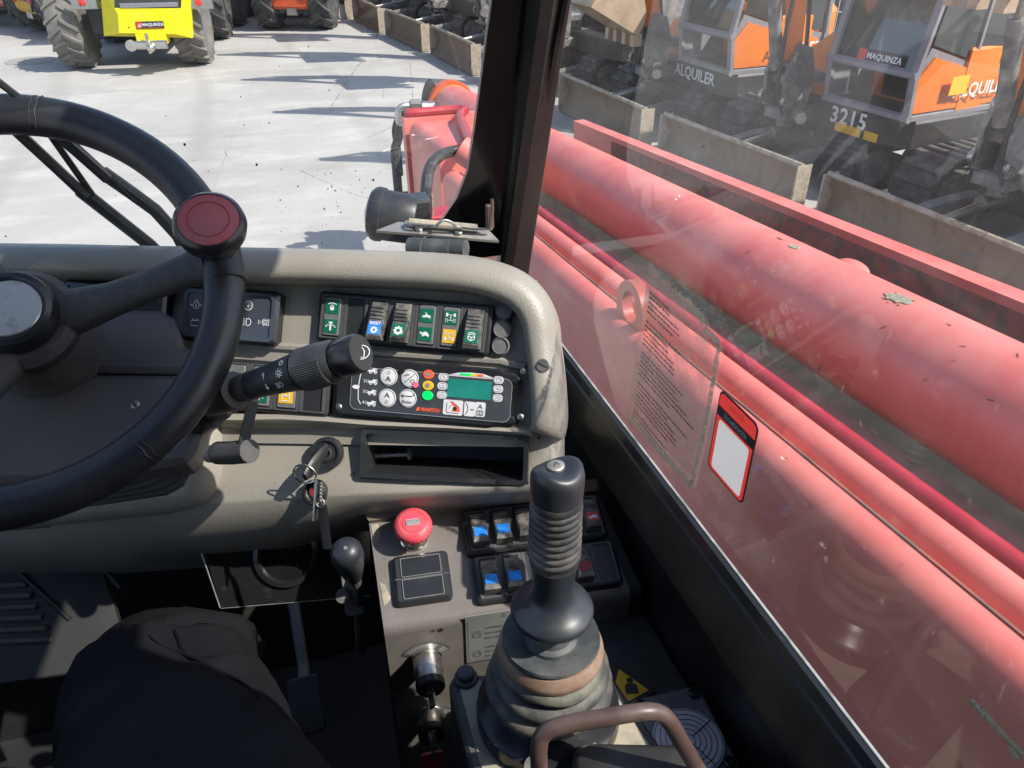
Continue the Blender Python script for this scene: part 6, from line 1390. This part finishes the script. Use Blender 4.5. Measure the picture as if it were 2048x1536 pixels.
mb.build('ring_marks', INK, o); text(LD.sub(-rd_*.35, rd_*.86, .0035, R(12)), '5°', 0, 0, .006, INK, o)
for sx, sy in ((1, 1), (1, -1), (-1, 1), (-1, -1)): mb = MB(); mb.lathe(LV.sub(sx*(lw/2-.009), sy*(lh_/2-.009)), [(.0055, 0), (.0055, .003), (.0035, .0035), (.003, .0015), (0, .0015)], 18); mb.build('corner_screw', BLACKG, lev, 30)

# ------------------------------------------------------------------ footwell
uf = thing('footwell_panel', 'glossy black footwell panel with a round air outlet under the dashboard', 'panel', dp(570, 1140, .86))
PF = Fr(dp(570, 1140, .88), V((1, -.12, 0)), n=V((-.05, -.75, .62)))
def fpx(x, y, c=0): return PF.ab(x, y, c)
q = [fpx(*p) for p in ((395, 1060), (740, 1040), (745, 1190), (440, 1217))]
mb = MB(); mb.prism(PF, q[::-1], -.01, 0, .001); mb.build('panel', GLOSSP, uf, 30)
mb = MB(); mb.tube([PF.px(400, 1098, .001), PF.px(440, 1216, .001)], .0008, 6); mb.tube([PF.px(442, 1217, .001), PF.px(740, 1192, .001)], .0006, 6); mb.build('wear_or_glint_edge', STEEL, uf, kind='stuff')  # bright edge lines stand in for a sun glint
a, b = fpx(573, 1110); f = PF.sub(a, b); mb = MB(); mb.lathe(f, [(.037, .0), (.036, .006), (.031, .008), (.029, .004), (.028, -.004), (0, -.004)], 36, sx=1.0); mb.build('air_outlet', BLACKG, uf, 40)
lk = thing('hand_lever', 'black knobbed hand lever standing between the dashboard and console', 'lever', dp(690, 1200, .78))
k0, k1 = dp(674, 1104, .70), dp(706, 1150, .76); ax = (k0-k1).normalized(); f = Fr(k1, CUx, n=ax); L = (k0-k1).length
mb = MB(); mb.lathe(f, [(.0085, -.004), (.011, L*.2), (.0135, L*.5), (.0152, L*.8), (.0145, L*.95), (.011, L*1.05), (.004, L*1.08), (0, L*1.08)], 28); o = mb.build('knob', JOY, lk, 60)
mb = MB(); mb.lathe(f, [(.0022, L*1.075), (.0018, L*1.10), (0, L*1.10)], 8); mb.build('nib', STEEL, o)
mb = MB(); mb.tube([k1, dp(716, 1175, .80), dp(722, 1300, .86)], .006, 10); mb.build('rod', MACHG, lk)
mb = MB(); f = Fr(dp(705, 1185, .81), CUx, n=V((-.2, -.8, .5))); mb.prism(f, rrect(.020, .05, .006), -.004, .002, .001); mb.lathe(f.sub(-.01, 0, .004), [(.007, 0), (.007, .006), (0, .007)], 12); mb.build('pivot_bracket', MACHG, lk)
vp = thing('heater_grille', 'black louvred heater panel at the far left of the footwell', 'grille', dp(110, 1240, .95))
VF = Fr(dp(120, 1230, .93), V((1, .05, 0)), n=V((.05, -.6, .8)))
q = [VF.ab(*p) for p in ((-200, 1155), (200, 1130), (240, 1190), (130, 1235), (140, 1250), (-200, 1290))]
mb = MB(); mb.prism(VF, [VF.ab(*p) for p in ((-200, 1400), (260, 1330), (205, 1128), (-200, 1150))], -.02, 0, .002); mb.build('panel', MACH, vp)
for k in range(6):
    y = 1175+k*22; mb = MB(); p0, p1 = VF.ab(-160, y+4), VF.ab(55+k*10, y-6); f = VF.sub((p0[0]+p1[0])/2, (p0[1]+p1[1])/2, .0, math.atan2(p1[1]-p0[1], p1[0]-p0[0])); L = math.hypot(p1[0]-p0[0], p1[1]-p0[1]); mb.prism(f, rrect(L, .008, .003), -.001, .006, .002); mb.build('louvre', DUSTY, vp)
mb = MB(); mb.tube([VF.px(35, 1143, .002), VF.px(140, 1238, .002)], .003, 6); mb.tube([VF.px(200, 1130, .002), VF.px(240, 1175, .002)], .003, 6); mb.build('edge_trim', MACH, vp, kind='stuff')
pd = thing('pedal', 'worn dark foot pedal lying in shadow right of the knee', 'pedal', dp(610, 1400, 1.0)); f = Fr(dp(612, 1410, .98), V((1, 0, 0)), n=V((0, -.6, .8))); mb = MB(); mb.prism(f, rrect(.04, .07, .006), -.008, 0, .002); mb.build('pad', DUSTY, pd); mb = MB(); mb.tube([f.at(0, 0, -.01), f.at(0, .05, -.08), f.at(0, .2, -.1)], .008, 8); mb.build('arm', MACHG, pd)

# ------------------------------------------------------------------ labels on the side glass
def S2(x, y): return SIDE.ab(x, y, .0008)
q4 = [V(S2(*q)) for q in ((1441, 781), (1519, 846), (1487, 1007), (1414, 936))]
cc = sum(q4, V((0, 0)))/4; wd = (abs(q4[1].x-q4[0].x)+abs(q4[2].x-q4[3].x))/2; hg = (abs(q4[0].y-q4[3].y)+abs(q4[1].y-q4[2].y))/2
f = SIDE.sub(cc.x, cc.y, .0006); dl = thing('documentation_label', 'red DOCUMENTACIÓN label with black border stuck on the side window', 'sticker', f.o)
mb = MB(); mb.ring(f, rrect(wd, hg, .006, 6), rrect(wd*.95, hg*.965, .0055, 6), 0, .0004); mb.build('black_border', INK, dl)
mb = MB(); mb.ring(f, rrect(wd*.95, hg*.965, .0055, 6), rrect(wd*.80, hg*.62, .003, 6, cy=-hg*.14), .0004, .0005); mb.build('red_field', STICKER, dl)
mb = MB(); mb.box(f, -wd*.47, wd*.47, hg*.20, hg*.315, .0005, .0007); mb.build('black_band', INK, dl)
text(f, 'DOCUMENTACIÓN', 0, hg*.257, hg*.055, LWHITE, dl, .0010, bold=.015, sx=.95*wd/.085 if wd < .085 else 1)
text(f, 'M01991', 0, hg*.40, hg*.065, LED_O, dl, .0008, sx=.9)
mb = MB(); mb.plate(f, rrect(wd*.80, hg*.62, .003, 6, cy=-hg*.14), .0005); mb.build('blank_field', QRW, dl)
ol = thing('torn_label', 'old torn transparent instruction label peeling off the side window', 'sticker', SIDE.at(*S2(1340, 780), .0006))
out = [(1298, 519), (1294, 560), (1284, 620), (1276, 672), (1264, 690), (1272, 720), (1262, 770), (1256, 822), (1254, 838), (1300, 885), (1382, 974), (1396, 940), (1416, 850), (1432, 760), (1440, 690), (1424, 668), (1408, 655), (1396, 628), (1384, 606), (1362, 590), (1344, 566), (1322, 546)]
mb = MB(); mb.plate(SIDE, [S2(*p) for p in out], .0006); mb.build('film', OLDFILM, ol)
mb = MB(); mb.line(SIDE, [S2(*p) for p in ((1440, 690), (1424, 780), (1408, 870), (1384, 972))], .0055, .0012); mb.line(SIDE, [S2(*p) for p in ((1255, 826), (1300, 878), (1384, 970))], .009, .0012); mb.line(SIDE, [S2(*p) for p in ((1340, 562), (1366, 592), (1398, 628), (1412, 658), (1440, 686))], .006, .0012); mb.build('glue_edge', FILMEDGE, ol, kind='stuff')
mb = MB(); mb.plate(SIDE, [S2(*p) for p in ((1300, 520), (1316, 545), (1345, 575), (1378, 600), (1400, 622), (1438, 660), (1446, 640), (1410, 608), (1372, 580), (1340, 555), (1312, 530))], .0012); mb.build('glue_smear', SMEAR, ol)
mb = MB(); rnd = random.Random(3)
nl = 30
pa = S2(1296, 580); pe = S2(1262, 830)
for k in range(nl):
    t = k/(nl-1); a0_ = pa[0]+(pe[0]-pa[0])*t+.004; b0_ = pa[1]+(pe[1]-pa[1])*t
    ln = .055+.055*min(1, t*1.6) if t < .55 else .11
    if k % 7 == 5: continue
    x = a0_; end = a0_+ln*rnd.uniform(.55, .95)
    while x < end:
        wdx = rnd.uniform(.002, .006); mb.line(SIDE, [(x, b0_), (min(x+wdx, end), b0_)], .0014, .0011); x += wdx+.0012
mb.build('faded_print', INK, ol, kind='stuff')
mb = MB(); mb.line(SIDE, [S2(*p) for p in ((1305, 730), (1318, 780), (1330, 815), (1342, 852))], .0013, .0014); mb.line(SIDE, [S2(*p) for p in ((1272, 735), (1300, 750), (1302, 800))], .0008, .0014); mb.line(SIDE, [S2(*p) for p in ((1292, 575), (1315, 640), (1308, 700), (1300, 730))], .0008, .0014); mb.build('crease', PAPER, ol, kind='stuff')
sm = thing('serial_label', 'small worn barcode label low on the side window beside the pillar', 'sticker', SIDE.at(*S2(1050, 530), .0006)); mb = MB()
a, b = S2(1049, 535)
for k in range(9): mb.line(SIDE, [(a-.008, b+.016-.004*k), (a+.008, b+.016-.004*k)], .0014 if k % 3 else .0026, .0008)
mb.build('print', SMEAR, sm, kind='stuff')

# ------------------------------------------------------------------ driver's lap
per = thing('person', 'seated person in black work trousers, right knee under the steering wheel', 'person', (-.2, .15, 1.45))
import bmesh
hip = dp(395, 1750, .40); hipR = V((-.06, .02, 1.80)); kneeR = dp(285, 1258, .70)+V((0, 0, -.075)); 
ankR = kneeR+V((.02, .10, -.42)); toeR = ankR+V((0, .16, -.05))
pel = V((-.20, -.08, 1.80)); hipL = V((-.31, .02, 1.80)); kneeL = V((-.46, .50, 1.74)); ankL = V((-.47, .58, 1.25)); toeL = ankL+V((0, .16, -.05)); chest = V((-.20, -.22, 2.05))
midR = hipR.lerp(kneeR, .5)+V((.0, 0, .012))
vsk = [(pel, .13), (hipR, .105), (midR, .112), (kneeR.lerp(midR, .25), .096), (kneeR, .082), (kneeR.lerp(ankR, .4)+V((0, -.02, 0)), .066), (ankR, .048), (toeR, .042), (hipL, .105), (hipL.lerp(kneeL, .5)+V((0, 0, .012)), .098), (kneeL, .074), (kneeL.lerp(ankL, .4), .064), (ankL, .048), (toeL, .042), (chest, .15)]
ed = [(0, 1), (1, 2), (2, 3), (3, 4), (4, 5), (5, 6), (6, 7), (0, 8), (8, 9), (9, 10), (10, 11), (11, 12), (12, 13), (0, 14)]
me = bpy.data.meshes.new('sk'); me.from_pydata([v for v, r in vsk], ed, []); ob = bpy.data.objects.new('sk', me); COL.objects.link(ob)
m_ = ob.modifiers.new('s', 'SKIN'); me.skin_vertices[0].data[0].use_root = True
for i, (v, r) in enumerate(vsk): me.skin_vertices[0].data[i].radius = (r, r)
s_ = ob.modifiers.new('ss', 'SUBSURF'); s_.levels = 4; s_.render_levels = 4
bpy.context.view_layer.update(); dg = bpy.context.evaluated_depsgraph_get()
nm = bpy.data.meshes.new_from_object(ob.evaluated_get(dg)); bpy.data.objects.remove(ob)
axd = (kneeR-hipR).normalized()
for v in nm.vertices:
    p = v.co; nrm = v.normal
    s1_ = p.dot(axd); w_ = mnoise.noise(p*6.0); fold = math.sin((p.x*.5+p.y+p.z*.4)*38+5*w_)
    near = math.exp(-((p-kneeR).length/.16)**2)+.45*math.exp(-((p-hipR).length/.2)**2)
    cr_ = 1-abs(mnoise.noise(V((p.x*9, p.y*9, p.z*9))+V((3, 1, 7)))); v.co = p+nrm*(.012*w_+.007*fold*near+.016*max(0, cr_-.78)*3*(.4+near)+.004*mnoise.noise(p*22))
nm.update(); nm.shade_smooth(); nm.materials.clear(); nm.materials.append(CLOTH); nm.name = 'trousers'
tro = bpy.data.objects.new('trousers', nm); COL.objects.link(tro); adopt(tro, per)
# pocket flap and seam follow the cloth by ray casting onto it
tro_bvh = None
from mathutils.bvhtree import BVHTree
bv = BVHTree.FromPolygons([v.co.copy() for v in nm.vertices], [tuple(p.vertices) for p in nm.polygons])
def on_leg(x, y, lift=.002):
    d = ray(x, y).normalized(); h = bv.ray_cast(CAM, d)
    return h[0]+h[1]*lift if h[0] else dp(x, y, .6)
def leg_line(pts, w_, lift):
    out = []
    for x, y in pts:
        h = bv.ray_cast(CAM, ray(x, y).normalized())
        if h[0]: out.append(h[0]+h[1]*lift)
    return smooth_path(out, 4)
mb = MB(); mb.tube(leg_line([(240, 1225), (270, 1250), (300, 1272), (330, 1292), (365, 1308), (410, 1326), (450, 1346), (490, 1372), (520, 1400)], 1, .0003), .0014, 6); mb.build('seam', CLOTH, per)
mb = MB(); mb.tube(leg_line([(352, 1262), (360, 1282), (366, 1300), (378, 1312)], 1, .001), .0024, 6); mb.tube(leg_line([(360, 1300), (372, 1309), (388, 1316)], 1, .0005), .0016, 6); mb.build('pocket_edge', CLOTH, per, kind='stuff')
st_ = thing('seat', 'black driver seat cushion under the person', 'seat', (-.2, .0, 1.5)); mb = MB(); mb.prism(Fr((-.2, -.05, 1.60), (1, 0, 0), (0, 1, 0)), rrect(.50, .50, .08, 5), -.08, .08, .03); mb.build('cushion', DARKM, st_); mb = MB(); mb.box(WORLD, -.32, -.08, -.2, .1, 1.05, 1.53); mb.build('pedestal', DARKM, st_)
